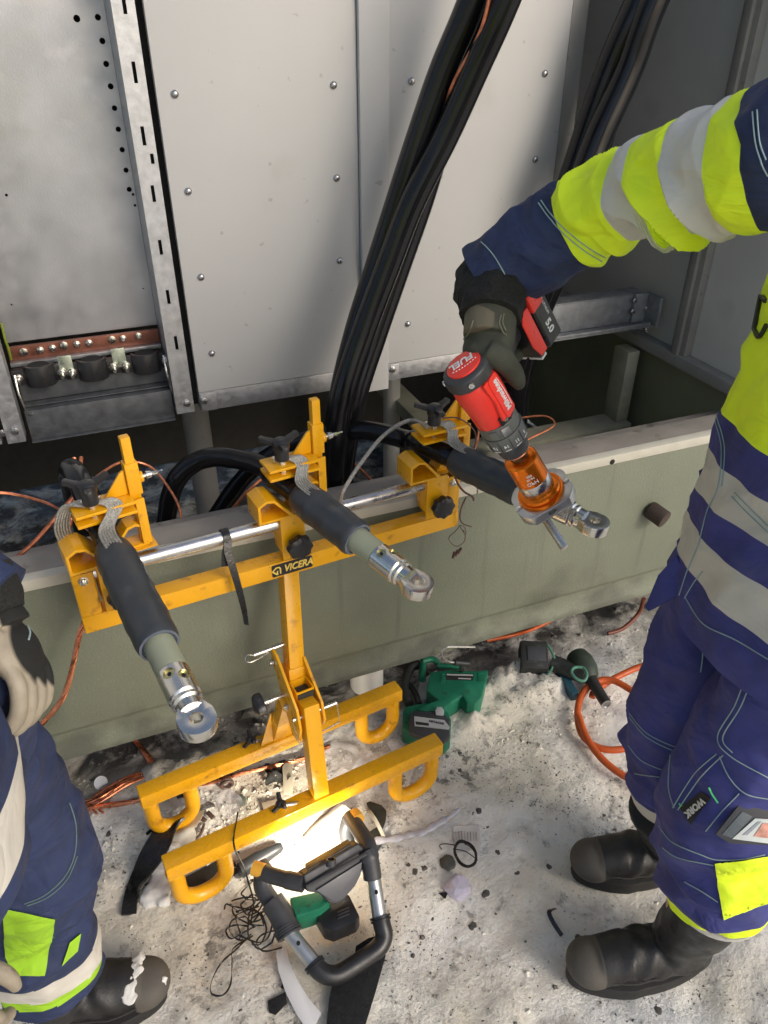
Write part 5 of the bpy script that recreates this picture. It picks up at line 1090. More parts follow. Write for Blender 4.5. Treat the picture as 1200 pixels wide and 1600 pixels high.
# trousers
def leg(pts, rad, fo, rm, nu=150, nv=110): return sleeve(pts, rad, fR, nu, nv, fo, rm, None)
def foN(u, v, p, s):
    e = 1-min(1, abs(p.z-.42)/.2); return fold(p, .011+.005*e, (9, 9, 14), 1)+.0065*e*(1-2*abs(math.sin(p.z*38+p.y*22+1.1*math.sin(v)+1.4*noise.noise(p*8))))+.002*noise.noise(p*45)
def foF(u, v, p, s):
    e = max(0, 1-abs(p.z-.40)/.14); return fold(p, .010+.004*e, (9, 9, 15), 3)+.009*e*(1-2*abs(math.sin(p.z*36+p.x*20+1.3*noise.noise(p*8))))
gN = leg([hipN+UPZ*.04, hipN.lerp(kneeN, .5)+V((.0, .0, 0)), kneeN+UPZ*.03, kneeN.lerp(hemN, .6), hemN], [(.118, .112), (.108, .105), (.092, .090), (.088, .090), (.082, .086)], foN, lambda u, v, p: 1 if u > .972 else 0)
oN = obj('trouser_leg', gN, [M_blue, M_hv], pr)
gF = leg([hipF+UPZ*.04, hipF.lerp(kneeF, .5), kneeF+UPZ*.03, kneeF.lerp(hemF, .6), hemF], [(.112, .11), (.102, .10), (.088, .086), (.082, .08), (.066, .066)], foF, lambda u, v, p: 0)
oF = obj('trouser_leg', gF, [M_blue], pr)
# jacket body
jc = [V((.872, .58, .775)), V((.885, .585, .88)), V((.915, .60, 1.02)), V((.945, .605, 1.22)), V((.97, .605, 1.38)), V((.985, .60, 1.47)), V((.99, .60, 1.52))]
jr = [(.150, .205), (.150, .205), (.150, .20), (.150, .205), (.135, .20), (.095, .13), (.065, .07)]
def foJ(u, v, p, s): return fold(p+V((0, 0, p.y*.5)), .011, (7, 7, 10), 5)+.0025*noise.noise(p*30)
ZY, Z1, Z1b, Z2, Z2b = 1.045, .995, .940, .900, .848
Pj = cr(jc, 16); Lj = [0]
for i in range(1, len(Pj)): Lj.append(Lj[-1]+(Pj[i]-Pj[i-1]).length)
def u_at(z, P_, L_): return next(L_[i] for i in range(len(P_)) if P_[i].z > z)/L_[-1]
UJ = [u_at(z, Pj, Lj) for z in (Z2b, Z2, Z1b, Z1, ZY, 1.40)]
def rmJ(u, v, p):
    return (0, 2, 0, 2, 0, 1, 3)[sum(1 for t_ in UJ if u > t_)]
gJ = sleeve(jc, jr, fR, 230, 200, foJ, rmJ, None, power=2.4); oJ = obj('jacket', gJ, [M_blue, M_hv, M_refl, M_navy], pr)
# sleeve
lim = [898, 985, 1030, 1090, 1160, 1205]
def rmS(u, v, p):
    return 0
arad = [(.061, .060), (.063, .062), (.067, .065), (.066, .064), (.064, .064), (.062, .062), (.066, .068), (.071, .072), (.073, .073), (.078, .078), (.088, .088), (.10, .10)]
seg_m = {0: 3, 1: 1, 2: 2, 3: 1, 4: 2, 5: 1, 6: 3}
Pc = cr(armp, 16); Lc_ = [0]
for i in range(1, len(Pc)): Lc_.append(Lc_[-1]+(Pc[i]-Pc[i-1]).length)
ulim = []
for x in lim:
    for i, p in enumerate(Pc):
        if proj(p)[0] > x: ulim.append(Lc_[i]/Lc_[-1]); break
def rmS(u, v, p): return seg_m[sum(1 for t_ in ulim if u > t_)]
def foS(u, v, p, s):
    e = math.exp(-((u-ulim[1])/.16)**2)+.7*math.exp(-((u-ulim[2]-.05)/.10)**2)
    r = .009*fold(p, 1, (13, 13, 13), 9)+e*.015*(1-2*abs(math.sin(s*56+1.3*math.sin(v+.5)+1.2*noise.noise(p*9)+.8*math.sin(2*v))))*(.55+.45*math.sin(v+u*9))+.0018*noise.noise(p*40)
    for t_ in ulim: r -= .002*math.exp(-((u-t_)/.006)**2)
    return r
gS = sleeve(armp, arad, UPZ, 420, 150, foS, rmS, None, close=(False, True)); oS = obj('jacket_sleeve', gS, [M_blue, M_hv, M_refl, M_navy], pr)
gi = sleeve(armp[:3], [(.053, .053), (.055, .055), (.058, .058)], UPZ, 20, 60, lambda u, v, p, s: 0, lambda u, v, p: 0, None, close=(False, False)); obj('sleeve_lining', gi, M_knit, pr)
gl = sleeve([V((.96, .56, 1.38)), shL+V((.0, 0, .0)), shL.lerp(elL, .5), elL, elL.lerp(wrL, .5), wrL], [(.10, .10), (.088, .088), (.08, .08), (.07, .07), (.062, .062), (.056, .056)], fR, 120, 70, lambda u, v, p, s: fold(p, .008, (10, 10, 12), 4), lambda u, v, p: 0 if u > .7 or u < .1 else 1, None); obj('jacket_sleeve', gl, [M_navy, M_hv], pr)
bN, bF, bJ, bS = bvh_of(gN), bvh_of(gF), bvh_of(gJ), bvh_of(gS)
# seams
stitches(bN, [[(1175, 1030), (1150, 1100), (1122, 1150), (1140, 1180), (1200, 1215)], [(1185, 1032), (1160, 1100), (1130, 1152), (1145, 1176)], [(1130, 1180), (1095, 1215), (1060, 1265)], [(1120, 1178), (1085, 1210), (1052, 1262)], [(1030, 1290), (1050, 1315), (1095, 1335), (1120, 1343), (1160, 1342), (1195, 1335)], [(1036, 1325), (1060, 1340), (1115, 1352)], [(1155, 1240), (1135, 1260), (1122, 1275), (1103, 1298)], [(1070, 1378), (1095, 1392), (1122, 1410)], [(1125, 1182), (1140, 1215), (1165, 1240), (1200, 1248)], [(1048, 1180), (1045, 1230), (1054, 1262)]], oN)
stitches(bF, [[(984, 1115), (1010, 1145), (1050, 1165), (1080, 1172)], [(984, 1121), (1010, 1151), (1048, 1171), (1076, 1177)], [(982, 1165), (1005, 1190), (1050, 1208)], [(992, 1209), (1030, 1214)], [(1096, 980), (1098, 1020), (1095, 1050)]], oF)
stitches(bJ, [[(1115, 650), (1128, 700), (1122, 760), (1105, 800), (1092, 850), (1075, 890), (1062, 930)], [(1120, 650), (1133, 700), (1128, 760)], [(1148, 770), (1168, 790), (1200, 822)], [(1144, 776), (1164, 797), (1200, 832)], [(1072, 935), (1100, 975), (1150, 1000), (1200, 1030)], [(1098, 893), (1085, 910), (1070, 935)]], oJ)
stitches(bS, [[(752, 378), (772, 400), (795, 440), (808, 472)], [(845, 313), (870, 345), (910, 380), (945, 402)], [(841, 317), (866, 350), (906, 386), (940, 408)], [(1176, 175), (1180, 220), (1190, 255), (1200, 275)], [(1183, 172), (1187, 220), (1197, 250)]], oS)
g = stitches(bJ, [[(1198, 470), (1178, 445), (1168, 465), (1185, 525), (1200, 508)], [(1200, 400), (1185, 425), (1170, 465)]], oJ, r=.0035, name='black_strap', m=M_blk, off=.002)
# hi-vis folds round the shin, patch, card holder
decal(bN, [(1117, 1347), (1200, 1335), (1200, 1408), (1130, 1436)], 40, 34, 'hi_vis_patch', M_hv, oN, off=.0045)
decal(bN, [(1112, 1246), (1097, 1237), (1064, 1262), (1080, 1288)], 10, 8, 'woven_label', mat('black_label', (.012, .012, .012), .6), oN, off=.0022)
l1, n1 = hit(bN, 1089, 1262)
if l1: 
    tx_ = (hit(bN, 1105, 1248)[0]-hit(bN, 1074, 1275)[0]).normalized(); wl_ = [c_ for c_ in oN.children if c_.name.startswith('woven_label')][0]
    text('lettering', 'WORK', .0128, l1+n1*.006, -tx_, n1.cross(-tx_), M_refl, wl_, bold=.0006)
g = stitches(bN, [[(1108, 1230), (1114, 1242), (1122, 1254)]], oN, r=.0013, name='green_bartack', m=mat('bright_green_thread', (.12, .75, .25), .6))
stitches(bN, [[(1062, 1256), (1067, 1261)], [(1063, 1262), (1071, 1258)]], oN, r=.0012, name='green_bartack', m=MC['bright_green_thread'])
ch_ = thing('card_holder', None, None, P(1170, 1290, d=1.1)-origin_of(pr)); ch_.parent = pr
l1, n1 = hit(bN, 1160, 1290)
if l1 is None: l1 = P(1160, 1290, d=1.12); n1 = -FW
nn = (n1*.6-FW*.5).normalized()
def onp(px, py, off=.0): return Ppl(px, py, l1+nn*(.008+off), nn)
def patch(pts, off, th, name, m, par, bev=.0004):
    q = [onp(a, b, off) for a, b in pts]; x_ = (q[1]-q[0]).normalized(); y_ = nn.cross(x_); g = G(); g.prism([((p-q[0]).dot(x_), (p-q[0]).dot(y_)) for p in q], q[0], x_, y_, -th, 0); return obj(name, g, m, par, bev=bev)
h_ = patch([(1118, 1304), (1158, 1254), (1215, 1268), (1215, 1322), (1140, 1318)], 0, .003, 'holder', M_blk2, ch_, .001)
patch([(1128, 1304), (1160, 1268), (1176, 1276), (1144, 1310)], .001, .001, 'clear_window', mat('slate_window', (.10, .12, .13), .3), ch_)
cd_ = patch([(1144, 1311), (1180, 1279), (1215, 1281), (1215, 1320)], .0015, .001, 'card', mat('white_card', (.62, .66, .62), .4), ch_)
patch([(1160, 1305), (1184, 1284), (1190, 1284), (1168, 1305)], .0022, .0004, 'card_band', mat('card_grey', (.30, .32, .36), .4), cd_, 0)
patch([(1178, 1307), (1192, 1286), (1215, 1288), (1215, 1312)], .0024, .0004, 'card_picture', mat('card_blur', (.62, .30, .22), .5, var=.5, vs_=60), cd_, 0)
# flap of the far pocket and belt loop piece
fp = [P(1030, 898, d=1.19), P(1058, 868, d=1.17), P(1070, 890, d=1.16), P(1058, 930, d=1.16), P(1014, 955, d=1.2), P(1006, 948, d=1.2)]
g = G(); x_ = (fp[1]-fp[0]).normalized(); n_ = x_.cross(fp[4]-fp[0]).normalized(); y_ = n_.cross(x_); g.prism([((p-fp[0]).dot(x_), (p-fp[0]).dot(y_)) for p in fp], fp[0], x_, y_, -.004, .004); obj('pocket_flap', g, M_blue, pr, bev=.002)
# reflective bands end of the far trouser leg
g = G(); g.tube(cr([hemF+V((0, 0, -.004)), hemF+V((.0, .004, -.045))], 4), [.062]*4+[.058], 30); obj('reflective_cuff', g, M_refl, pr)
g = G(); g.tube([hemN-UPZ*.001, hemN-UPZ*.012], [.080, .078], 36); obj('reflective_cuff', g, M_refl, pr)
g = G(); g.blob(P(1050, 1240, z=.30)+V((0, 0, .03)), .012, (1, 1, 1.6)); obj('hi_vis_edge', g, M_hv, pr)
# other hand, holding nothing, mostly hidden by the torso
def open_hand(w, d, pn, parent, mg, name='glove', curl=.5, s=1.0, thumb=1):
    d = d.normalized(); pn = (pn-d*pn.dot(d)).normalized(); sd_ = d.cross(pn)*thumb; g = G()
    g.tube([w, w+d*.02*s], [.030*s, .034*s], 16, ref=pn, flat=1.0); g.blob(w+d*.058*s, .045*s, (1.05, .95, .5), amp=0, sub=3, ax=(d, sd_, pn))
    for k, (o_, L_, r_) in enumerate(((-.030, .066, .0105), (-.011, .078, .0112), (.010, .082, .0115), (.030, .074, .0112))):
        q = [w+d*.06*s+sd_*(o_*s)]; a = -.12*curl; st_ = [.035, L_*.48, L_*.30, L_*.24]
        for L2 in st_: dd_ = d*math.cos(a)+pn*math.sin(a); q.append(q[-1]+dd_*L2*s); a += curl*.55
        g.tube(cr(q, 4), [r_*s]*(len(q)*4-3-2)+[r_*s*.85, r_*s*.5], 10)
    q = [w+d*.02*s+sd_*.026*s, w+d*.05*s+sd_*.052*s+pn*.012*s, w+d*.075*s+sd_*.060*s+pn*.022*s, w+d*.10*s+sd_*.058*s+pn*.032*s]; g.tube(cr(q, 4), crv([.016*s, .0145*s, .013*s, .009*s], 4), 10)
    g = remesh(g, .0022, 5); return g
g = open_hand(wrL, V((-.7, .1, -.7)), V((-.3, .6, .3)), pr, M_olive); obj('glove', g, M_olive, pr)
# right glove gripping the drill handle: four fingers round the far side, thumb down the near side
lw = wristR; print('wrist in drill frame', [(lw-A0).dot(v_)/sc for v_ in (ax, hd, sd)])
g = G(); tH = .052
pw = [D(tH-.030, .050, .004), D(tH-.032, .078, .004)]
g.tube(cr([lw, lw.lerp(D(.0, .065, .010), .5), D(.010, .062, .006)], 6), crv([.036, .041, .040], 6), 18)
g.blob(D(tH-.034, .060, .004), .044*sc, (.62, 1.0, .92), amp=0, sub=3, ax=(ax, hd, sd))
g.blob(D(tH-.030, .046, .010), .036*sc, (.7, .9, .95), amp=0, sub=3, ax=(ax, hd, sd))
for k in range(4):
    h_ = .036+.0205*k; Rf = .034-.001*k; q = []
    for j in range(9):
        ph = -.35+j*(3.9 if k else 3.1)/8; q.append(D(tH-Rf*math.cos(ph), h_+.002*math.sin(ph), -Rf*.95*math.sin(ph)))
    g.tube(cr(q, 3), [.0118*sc]*(len(q)*3-2-2)+[.010*sc, .006*sc], 12)
# thumb
g.tube(cr([D(.010, .036, .020), D(.028, .037, .035), D(.055, .043, .036), D(.082, .050, .030), D(.104, .055, .022)], 5), crv([.021*sc, .019*sc, .0165*sc, .015*sc, .009*sc], 5), 14)
gg = remesh(g, .0035, 4)
for i, p in enumerate(gg.v): gg.v[i] = p+V((noise.noise(p*30), noise.noise(p*30+V((3, 0, 0))), noise.noise(p*30+V((0, 5, 0)))))*.0022
for i, f in enumerate(gg.f):
    pass
gv = obj('glove', gg, M_olive, pr); two_tone(gv, M_olive, (.15, .128, .085), .7, lambda p: min(.012-(p-A0).dot(ax)/sc-.5*(p-A0).dot(hd), .075-(p-A0).dot(hd)/sc)); bG = bvh_of(gg)
stitches(bG, [[(783, 492), (780, 505), (786, 518), (791, 524)], [(787, 490), (785, 504), (790, 516)], [(740, 500), (735, 515), (725, 530)]], gv, r=.0011, m=mat('glove_piping', (.18, .18, .12), .6))
kn = sleeve([armp[0].lerp(armp[1], .6), armp[0], lw.lerp(D(.0, .065, .010), .35), lw.lerp(D(.0, .065, .010), .75)], [(.048, .048), (.050, .050), (.053, .051), (.045, .044)], UPZ, 60, 70, lambda u, v, p, s: fold(p, .006, (22, 22, 30), 6)+.002*noise.noise(p*80), lambda u, v, p: 0, None); obj('knit_cuff', kn, M_knit, pr)
# ------------------------------------------------ LEFT WORKER
plw = thing('person', 'worker at the left edge in navy trousers with dull green and grey shin bands', 'person', V((-.28, .74, 0)))
fL = V((1, .05, 0)).normalized()
lp = [(-112, 1110, .87), (-82, 1172, .77), (-8, 1258, .62), (52, 1340, .48), (56, 1400, .38), (64, 1462, .28), (84, 1528, .165)]
lpts = [P(a, b, z=c) for a, b, c in lp]
lrad = [(.108, .108), (.102, .102), (.094, .094), (.089, .089), (.084, .084), (.080, .080), (.076, .074)]
toeL, heelL = P(262, 1546, z=0), P(60, 1592, z=0)
hipL, kneL = lpts[0], lpts[3]; hipR2 = V((-.40, .55, .88)); kneR2 = V((-.45, .50, .48)); ankR2 = V((-.50, .50, .10))
nk = V((-.33, .66, 1.49)); shl = V((-.34, .85, 1.40)); wl0 = P(-8, 945, d=.86); ell = V((-.33, .90, 1.12)); shr = V((-.36, .46, 1.40)); elr = V((-.36, .42, 1.12)); wr0 = P(-80, 1495, d=.97)
J = {'pelvis': ((-.36, .66, .95), .11), 'waist': ((-.36, .66, 1.08), .11), 'chest': ((-.35, .66, 1.28), .12), 'neck': (nk, .055), 'shl': (shl, .055), 'ell': (ell, .04), 'wl': (wl0, .028), 'shr': (shr, .055), 'elr': (elr, .04), 'wr': (wr0, .028), 'hl': (hipL, .085), 'kl': (kneL, .058), 'al': (heelL.lerp(toeL, .25)+UPZ*.1, .036), 'hr': (hipR2, .085), 'kr': (kneR2, .058), 'ar': (ankR2, .036)}
g = body_mesh(J, [('pelvis', 'waist'), ('waist', 'chest'), ('chest', 'neck'), ('chest', 'shl'), ('shl', 'ell'), ('ell', 'wl'), ('chest', 'shr'), ('shr', 'elr'), ('elr', 'wr'), ('pelvis', 'hl'), ('hl', 'kl'), ('kl', 'al'), ('pelvis', 'hr'), ('hr', 'kr'), ('kr', 'ar')]); obj('body', g, M_skin, plw)
head(V((-.31, .66, 1.67)), V((.8, .4, -.3)).normalized(), plw)
boot(toeL, heelL, lpts[-1]+UPZ*.03, plw, w=.056, snow=True); boot(ankR2+V((.22, 0, -.10)), ankR2+V((-.07, 0, -.10)), ankR2+UPZ*.12, plw)
def foL(u, v, p, s):
    e = max(0, 1-abs(p.z-.40)/.2); return fold(p, .011+.004*e, (9, 9, 12), 12)+.006*e*(1-2*abs(math.sin(p.z*34+p.y*15+v*.5+1.4*noise.noise(p*7))))+.0018*noise.noise(p*45)
def rmL(u, v, p):
    z = p.z-.10*0
    return 0
gL = sleeve([lpts[0]+V((-.05, -.02, .08))]+lpts, [(.11, .12)]+lrad, fL, 190, 130, foL, rmL, None); bL = bvh_of(gL)
for i, f in enumerate(gL.f):
    c_ = gL.v[f[0]]; x_, y_ = proj(c_); yl = y_+(x_-75)*.42          # bands run obliquely round the shin
    z = c_.z+.10*(c_-lpts[5]).dot(fL)
    gL.m[i] = 1 if .268 < z < .300 and False else 2 if .215 < z < .268 else 1 if .196 < z < .215 else 0
oL_ = obj('trouser_leg', gL, [M_navy, M_hvg, M_refl], plw)
decal(bL, [(4, 1418), (26, 1404), (85, 1433), (82, 1440)][:0] or [(4, 1416), (84, 1434), (70, 1522), (14, 1522)], 34, 40, 'green_patch', M_hvg, oL_, off=.004)
decal(bL, [(124, 1457), (120, 1484), (96, 1508), (108, 1470)], 14, 14, 'green_edge', M_hvg, oL_, off=.004)
stitches(bL, [[(38, 1412), (70, 1398), (100, 1370), (116, 1335), (118, 1290), (108, 1255)], [(42, 1415), (75, 1401), (104, 1374), (120, 1338)], [(48, 1465), (62, 1460), (84, 1464)], [(44, 1518), (50, 1470), (56, 1438)]], oL_, m=mat('green_grey_thread', (.10, .16, .15), .7))
gR2 = sleeve([hipR2+UPZ*.03, hipR2.lerp(kneR2, .5), kneR2, kneR2.lerp(ankR2, .5), ankR2+UPZ*.08], [(.11, .11), (.10, .10), (.09, .09), (.08, .08), (.075, .075)], fL, 90, 70, lambda u, v, p, s: fold(p, .009, (9, 9, 13), 14), lambda u, v, p: 2 if .20 < p.z < .26 else 0, None); obj('trouser_leg', gR2, [M_navy, M_hvg, M_refl], plw)
jl = [V((-.335, .67, .79)), V((-.335, .67, .92)), V((-.345, .67, 1.05)), V((-.35, .66, 1.22)), V((-.35, .66, 1.36)), V((-.34, .66, 1.46)), V((-.335, .66, 1.51))]
Pj2 = cr(jl, 16); Lj2 = [0]
for i in range(1, len(Pj2)): Lj2.append(Lj2[-1]+(Pj2[i]-Pj2[i-1]).length)
UL = [u_at(z, Pj2, Lj2) for z in (.815, .875, 1.12)]
jlr = [(.160, .20), (.162, .20), (.155, .20), (.15, .20), (.135, .20), (.095, .13), (.065, .07)]
gJ2 = sleeve(jl, jlr, fL, 170, 150, lambda u, v, p, s: fold(p, .012, (7, 7, 9), 22), lambda u, v, p: (0, 2, 0, 1)[sum(1 for t_ in UL if u > t_)], None, power=2.3); oJ2 = obj('jacket', gJ2, [M_navy, M_hv, M_refl], plw)
for a_, b_, c_ in ((shl, ell, wl0), (shr, elr, wr0)):
    gs = sleeve([V((-.345, .66, 1.36)), a_+V((0, 0, .0)), a_.lerp(b_, .5), b_, b_.lerp(c_, .55), c_], [(.10, .10), (.088, .088), (.08, .08), (.07, .07), (.060, .060), (.050, .050)], fL, 160, 80, lambda u, v, p, s: fold(p, .008, (10, 10, 12), 24), lambda u, v, p: 0 if u > .6 or u < .12 else 2 if .35 < u < .45 else 1, None); obj('jacket_sleeve', gs, [M_navy, M_hv, M_refl], plw)
# left hand: black back with piping, beige palm, fingers curled
hd_ = (P(58, 1090, d=.86)-wl0).normalized(); back = (RT*.75+UPC*.55-FW*.15)
gh = open_hand(wl0+hd_*.01, hd_, -back, plw, M_beige, curl=1.0, s=.86, thumb=-1)
c0 = wl0+hd_*.08; bn_ = (back-hd_*back.dot(hd_)).normalized()
for i, f in enumerate(gh.f):
    pass
oh = obj('glove', gh, M_beige, plw); two_tone(oh, M_beige, (.010, .010, .009), .85, lambda p: (p-c0).dot(RT)*.9+(p-c0).dot(UPC)*.40-.010); bH = bvh_of(gh)
stitches(bH, [[(42, 978), (46, 988), (44, 1000)], [(72, 1005), (78, 1012), (72, 1020)]], oh, r=.0012, m=M_stitch)
g = sleeve([wl0-hd_*.04, wl0-hd_*.01, wl0+hd_*.012], [(.036, .034), (.034, .032), (.032, .028)], UPZ, 40, 50, lambda u, v, p, s: fold(p, .003, (20, 20, 20), 2), lambda u, v, p: 0, None); obj('glove_cuff', g, M_knit, plw)
gh = open_hand(wr0, (P(-38, 1605, d=.99)-wr0), FW, plw, M_beige, curl=.9, s=.85); obj('glove', gh, M_beige, plw)
# ================================================ THINGS LYING ON THE SNOW
M_clear = mat('clear_plastic', (.82, .80, .82), .08, var=.05, alpha=.22, bump=.5, bs=60)
M_film = mat('milky_plastic_film', (.70, .66, .56), .3, var=.15, vs_=30, alpha=.75, bump=.4, bs=50)
M_paper = mat('white_paper', (.66, .66, .65), .6, var=.03)
M_card = mat('wet_cardboard', (.36, .29, .20), .7, var=.15, vs_=40)
M_felt = mat('black_felt', (.010, .010, .011), .95, var=.6, vs_=150, bump=.8, bs=300, fleck=(.3, .3, .3), fs=120, ft=.76)
M_stone = mat('wet_grit', (.085, .078, .066), .55, var=.4, vs_=60, bump=.4, bs=150)
def sheet(pts, name, m, label, cat, h=.006, th=.0015, crump=.004, nx=14, ny=14, fr=28, curl=0):
    """thin flexible sheet: four pixel corners on the snow, crumpled"""
    a, b, c, d = [gp(x, y, h) for x, y in pts]; g = G(); top = []; bot = []
    for j in range(ny+1):
        for i in range(nx+1):
            u, v_ = i/nx, j/ny; p = a.lerp(b, u).lerp(d.lerp(c, u), v_); p = V((p.x, p.y, max(p.z, snow_h(p.x, p.y)+h*.6)))
            e = V((noise.noise(p*fr), noise.noise(p*fr+V((7, 0, 0))), abs(noise.noise(p*fr+V((0, 9, 0))))*1.6))*crump; e.z += curl*(4*(u-.5)**2)
            top.append(p+e); bot.append(p+e-UPZ*th)
    n0 = len(top); w = nx+1
    fs = [(j*w+i, j*w+i+1, (j+1)*w+i+1, (j+1)*w+i) for j in range(ny) for i in range(nx)]
    rim = [i for i in range(nx)]+[nx+j*w for j in range(ny)]+[ny*w+nx-i for i in range(nx)]+[(ny-j)*w for j in range(ny)]
    fs2 = fs+[tuple(n0+k for k in f[::-1]) for f in fs]+[(rim[k], rim[(k+1) % len(rim)], n0+rim[(k+1) % len(rim)], n0+rim[k]) for k in range(len(rim))]
    g.add(top+bot, fs2); return tobj(name, g, m, label, cat)
def polysheet(px, name, m, label, cat, h=.008, th=.003, bev=.0006):
    q = [gp(x, y, h) for x, y in px]; z0 = sum(p.z for p in q)/len(q); o = V((q[0].x, q[0].y, 0)); g = G(); g.prism([((p-o).x, (p-o).y) for p in q], o, (1, 0, 0), (0, 1, 0), z0-th, z0); return tobj(name, g, m, label, cat, bev=bev)
# tangled thin black cord
def flatcord(pts, w=.0034, h=.010, n=7):
    return ribbon([gp(x, y, h+.004*math.sin(i*1.9)) for i, (x, y) in enumerate(pts)], w, .0013, UPZ, n, lambda t: .9+1.2*math.sin(t*14))
rnd = random.Random(5)
g = G()
def addg(a): g.add(a.v, a.f)
addg(ribbon([P(372, 1268, z=.165), P(368, 1290, z=.17), P(365, 1312, z=.173), P(368, 1330, z=.165), P(380, 1352, z=.12), P(388, 1378, z=.07), P(396, 1410, z=.03), P(392, 1440, z=.02)], .0035, .0013, ux, 8, lambda t: math.sin(t*9)))
for k in range(9):
    cx, cy = 385+rnd.uniform(-14, 26), 1425+rnd.uniform(-40, 32); rx, ry = rnd.uniform(14, 34), rnd.uniform(10, 30); a0 = rnd.uniform(0, 6.28); tlt = rnd.uniform(-.8, .8)
    q = []
    for j in range(9):
        a = a0+j*rnd.uniform(.62, .85); x_, y_ = rx*math.cos(a), ry*math.sin(a); q.append((cx+x_*math.cos(tlt)-y_*math.sin(tlt), cy+x_*math.sin(tlt)+y_*math.cos(tlt)))
    addg(flatcord(q, h=.008+.004*k))
addg(flatcord([(440, 1475), (412, 1480), (400, 1468), (408, 1455), (430, 1448), (450, 1452)], h=.02))
addg(flatcord([(400, 1440), (380, 1452), (360, 1462), (352, 1448), (366, 1440), (388, 1442)], h=.016)); addg(flatcord([(392, 1455), (368, 1480), (345, 1500), (330, 1530), (330, 1550), (348, 1553), (360, 1535), (362, 1500), (364, 1478), (392, 1460)], h=.010))
tobj('tangled_cord', g, mat('black_flat_cord', (.014, .013, .012), .35, var=.3), 'tangle of thin flat black cord on the snow left of the work light', 'cord')
g = G(); addg(ribbon([gp(x, y, .012) for x, y in [(402, 1340), (385, 1338), (364, 1342), (362, 1350), (378, 1352), (392, 1370), (400, 1390)]], .0028, .001, UPZ, 8)); tobj('pale_cord', g, mat('pale_cord_plastic', (.55, .54, .5), .4), 'loop of pale thin cord beside the black bottle shape', 'cord')
# white strip, straps, rags
q = [(430, 1476), (436, 1472), (446, 1474), (452, 1500), (466, 1530), (482, 1556), (502, 1580), (490, 1602), (478, 1604), (462, 1580), (446, 1548), (434, 1512)]
polysheet(q, 'paper_strip', M_paper, 'curved white paper strip on the snow below the work light', 'paper', h=.012, th=.0012)
q = [(556, 1474), (575, 1462), (606, 1452), (602, 1490), (588, 1540), (566, 1612), (508, 1612), (514, 1556), (520, 1530), (540, 1526), (552, 1500)]
polysheet(q, 'felt_strap', M_felt, 'wide black felt strap running out of the picture under the work light', 'strap', h=.018, th=.006)
g = ribbon([gp(330, 1252, .02), gp(290, 1272, .03), gp(262, 1290, .035), gp(245, 1318, .03), gp(226, 1348, .022), gp(208, 1378, .012), gp(202, 1402, .008), gp(200, 1424, .004)], lambda t: .030+.022*math.sin(math.pi*min(1, t*1.1))**2, .006, RT, 10, lambda t: .2+.35*math.sin(t*11))
tobj('black_rag', g, mat('black_wet_plastic', (.012, .012, .012), .28, var=.4, vs_=40, bump=.7, bs=70), 'crumpled black strip on the snow left of the yellow feet', 'rag')
g = G()
for k, (x_, y_) in enumerate(((228, 1300), (232, 1308), (240, 1296))): g.tube([gp(x_+18, y_-14, .02), gp(x_, y_, .012)], [.006, .0035], 6)
tobj('black_fringe', g, M_felt, 'short frayed black ends beside the crumpled black strip', 'rag')
sheet([(262, 1322), (286, 1270), (312, 1268), (300, 1318)], 'plastic_bag', M_film, 'crumpled milky plastic bag between the two yellow feet', 'plastic bag', h=.018, crump=.020, fr=22)
sheet([(225, 1362), (262, 1318), (290, 1325), (270, 1352)], 'plastic_scrap', M_clear, 'clear crumpled plastic scrap left of the front yellow bar', 'plastic', h=.012, crump=.014, fr=35)
g = G()
for k in range(14): g.blob(gp(238+rnd.uniform(-14, 18), 1378+rnd.uniform(-24, 26), .004), rnd.uniform(.010, .022), (1, 1, .55), seed=k, amp=.5)
tobj('snow_lump', remesh(g, .004, 2), M_snowc, 'lump of snow lying on the crumpled black strip', 'snow')
polysheet([(236, 1242), (262, 1238), (268, 1258), (262, 1264), (238, 1264)], 'card_label', mat('grey_printed_card', (.40, .37, .31), .6), 'grey printed card seen through the left rear yellow foot', 'card', h=.014)
polysheet([(244, 1206), (300, 1170), (330, 1172), (276, 1218)][:0] or [(272, 1222), (284, 1216), (300, 1222), (296, 1240), (276, 1244)], 'dark_scrap', MC['black_wet_plastic'], 'dark scrap seen through the left rear yellow foot', 'scrap', h=.012)
for k, (x_, y_, a) in enumerate(((306, 1274, .1), (316, 1277, .15), (328, 1270, .05))):
    g = G(); p = gp(x_, y_, .012); u_ = V((math.cos(a+.4), math.sin(a+.4), 0)); g.box(p, (.010, .024-.003*(k == 1), .004), (u_, UPZ.cross(u_), UPZ)); tobj('brown_strip_piece', g, mat('brown_plastic', (.12, .075, .06), .45), ['left', 'middle, smallest', 'right'][k]+' of the three brown plastic pieces in the snow', 'scrap', bev=.0008)
g = G(); g.tube(cr([gp(298, 1300, .006), gp(306, 1306, .012), gp(314, 1296, .012), gp(318, 1284, .01)], 5), .0035, 8); tobj('bent_scrap', g, MC['brown_plastic'], 'bent brown scrap under the three brown pieces', 'scrap')
c = gp(354, 1222, .012); g = G(); g.tube([c+V((.014*math.cos(a*.5), .004*math.sin(a*.3), .014*math.sin(a*.5)+.006)) for a in range(26)], .0035, 8); tobj('tape_curl', g, MC['brown_plastic'], 'curl of brown tape round the copper wire under the stand', 'tape')
polysheet([(366, 1238), (376, 1234), (384, 1240), (382, 1252), (370, 1254)], 'green_grey_disc', mat('grey_green_plastic', (.13, .15, .12), .5), 'small grey green plastic disc below the copper wire', 'scrap', h=.01)
sheet([(414, 1196), (446, 1186), (456, 1216), (420, 1228)], 'dark_film', mat('dark_glossy_film', (.035, .036, .032), .15, var=.4, vs_=50, bump=.8, bs=60), 'glossy dark crumpled film behind the front yellow bar', 'plastic', h=.01, crump=.018, fr=40)
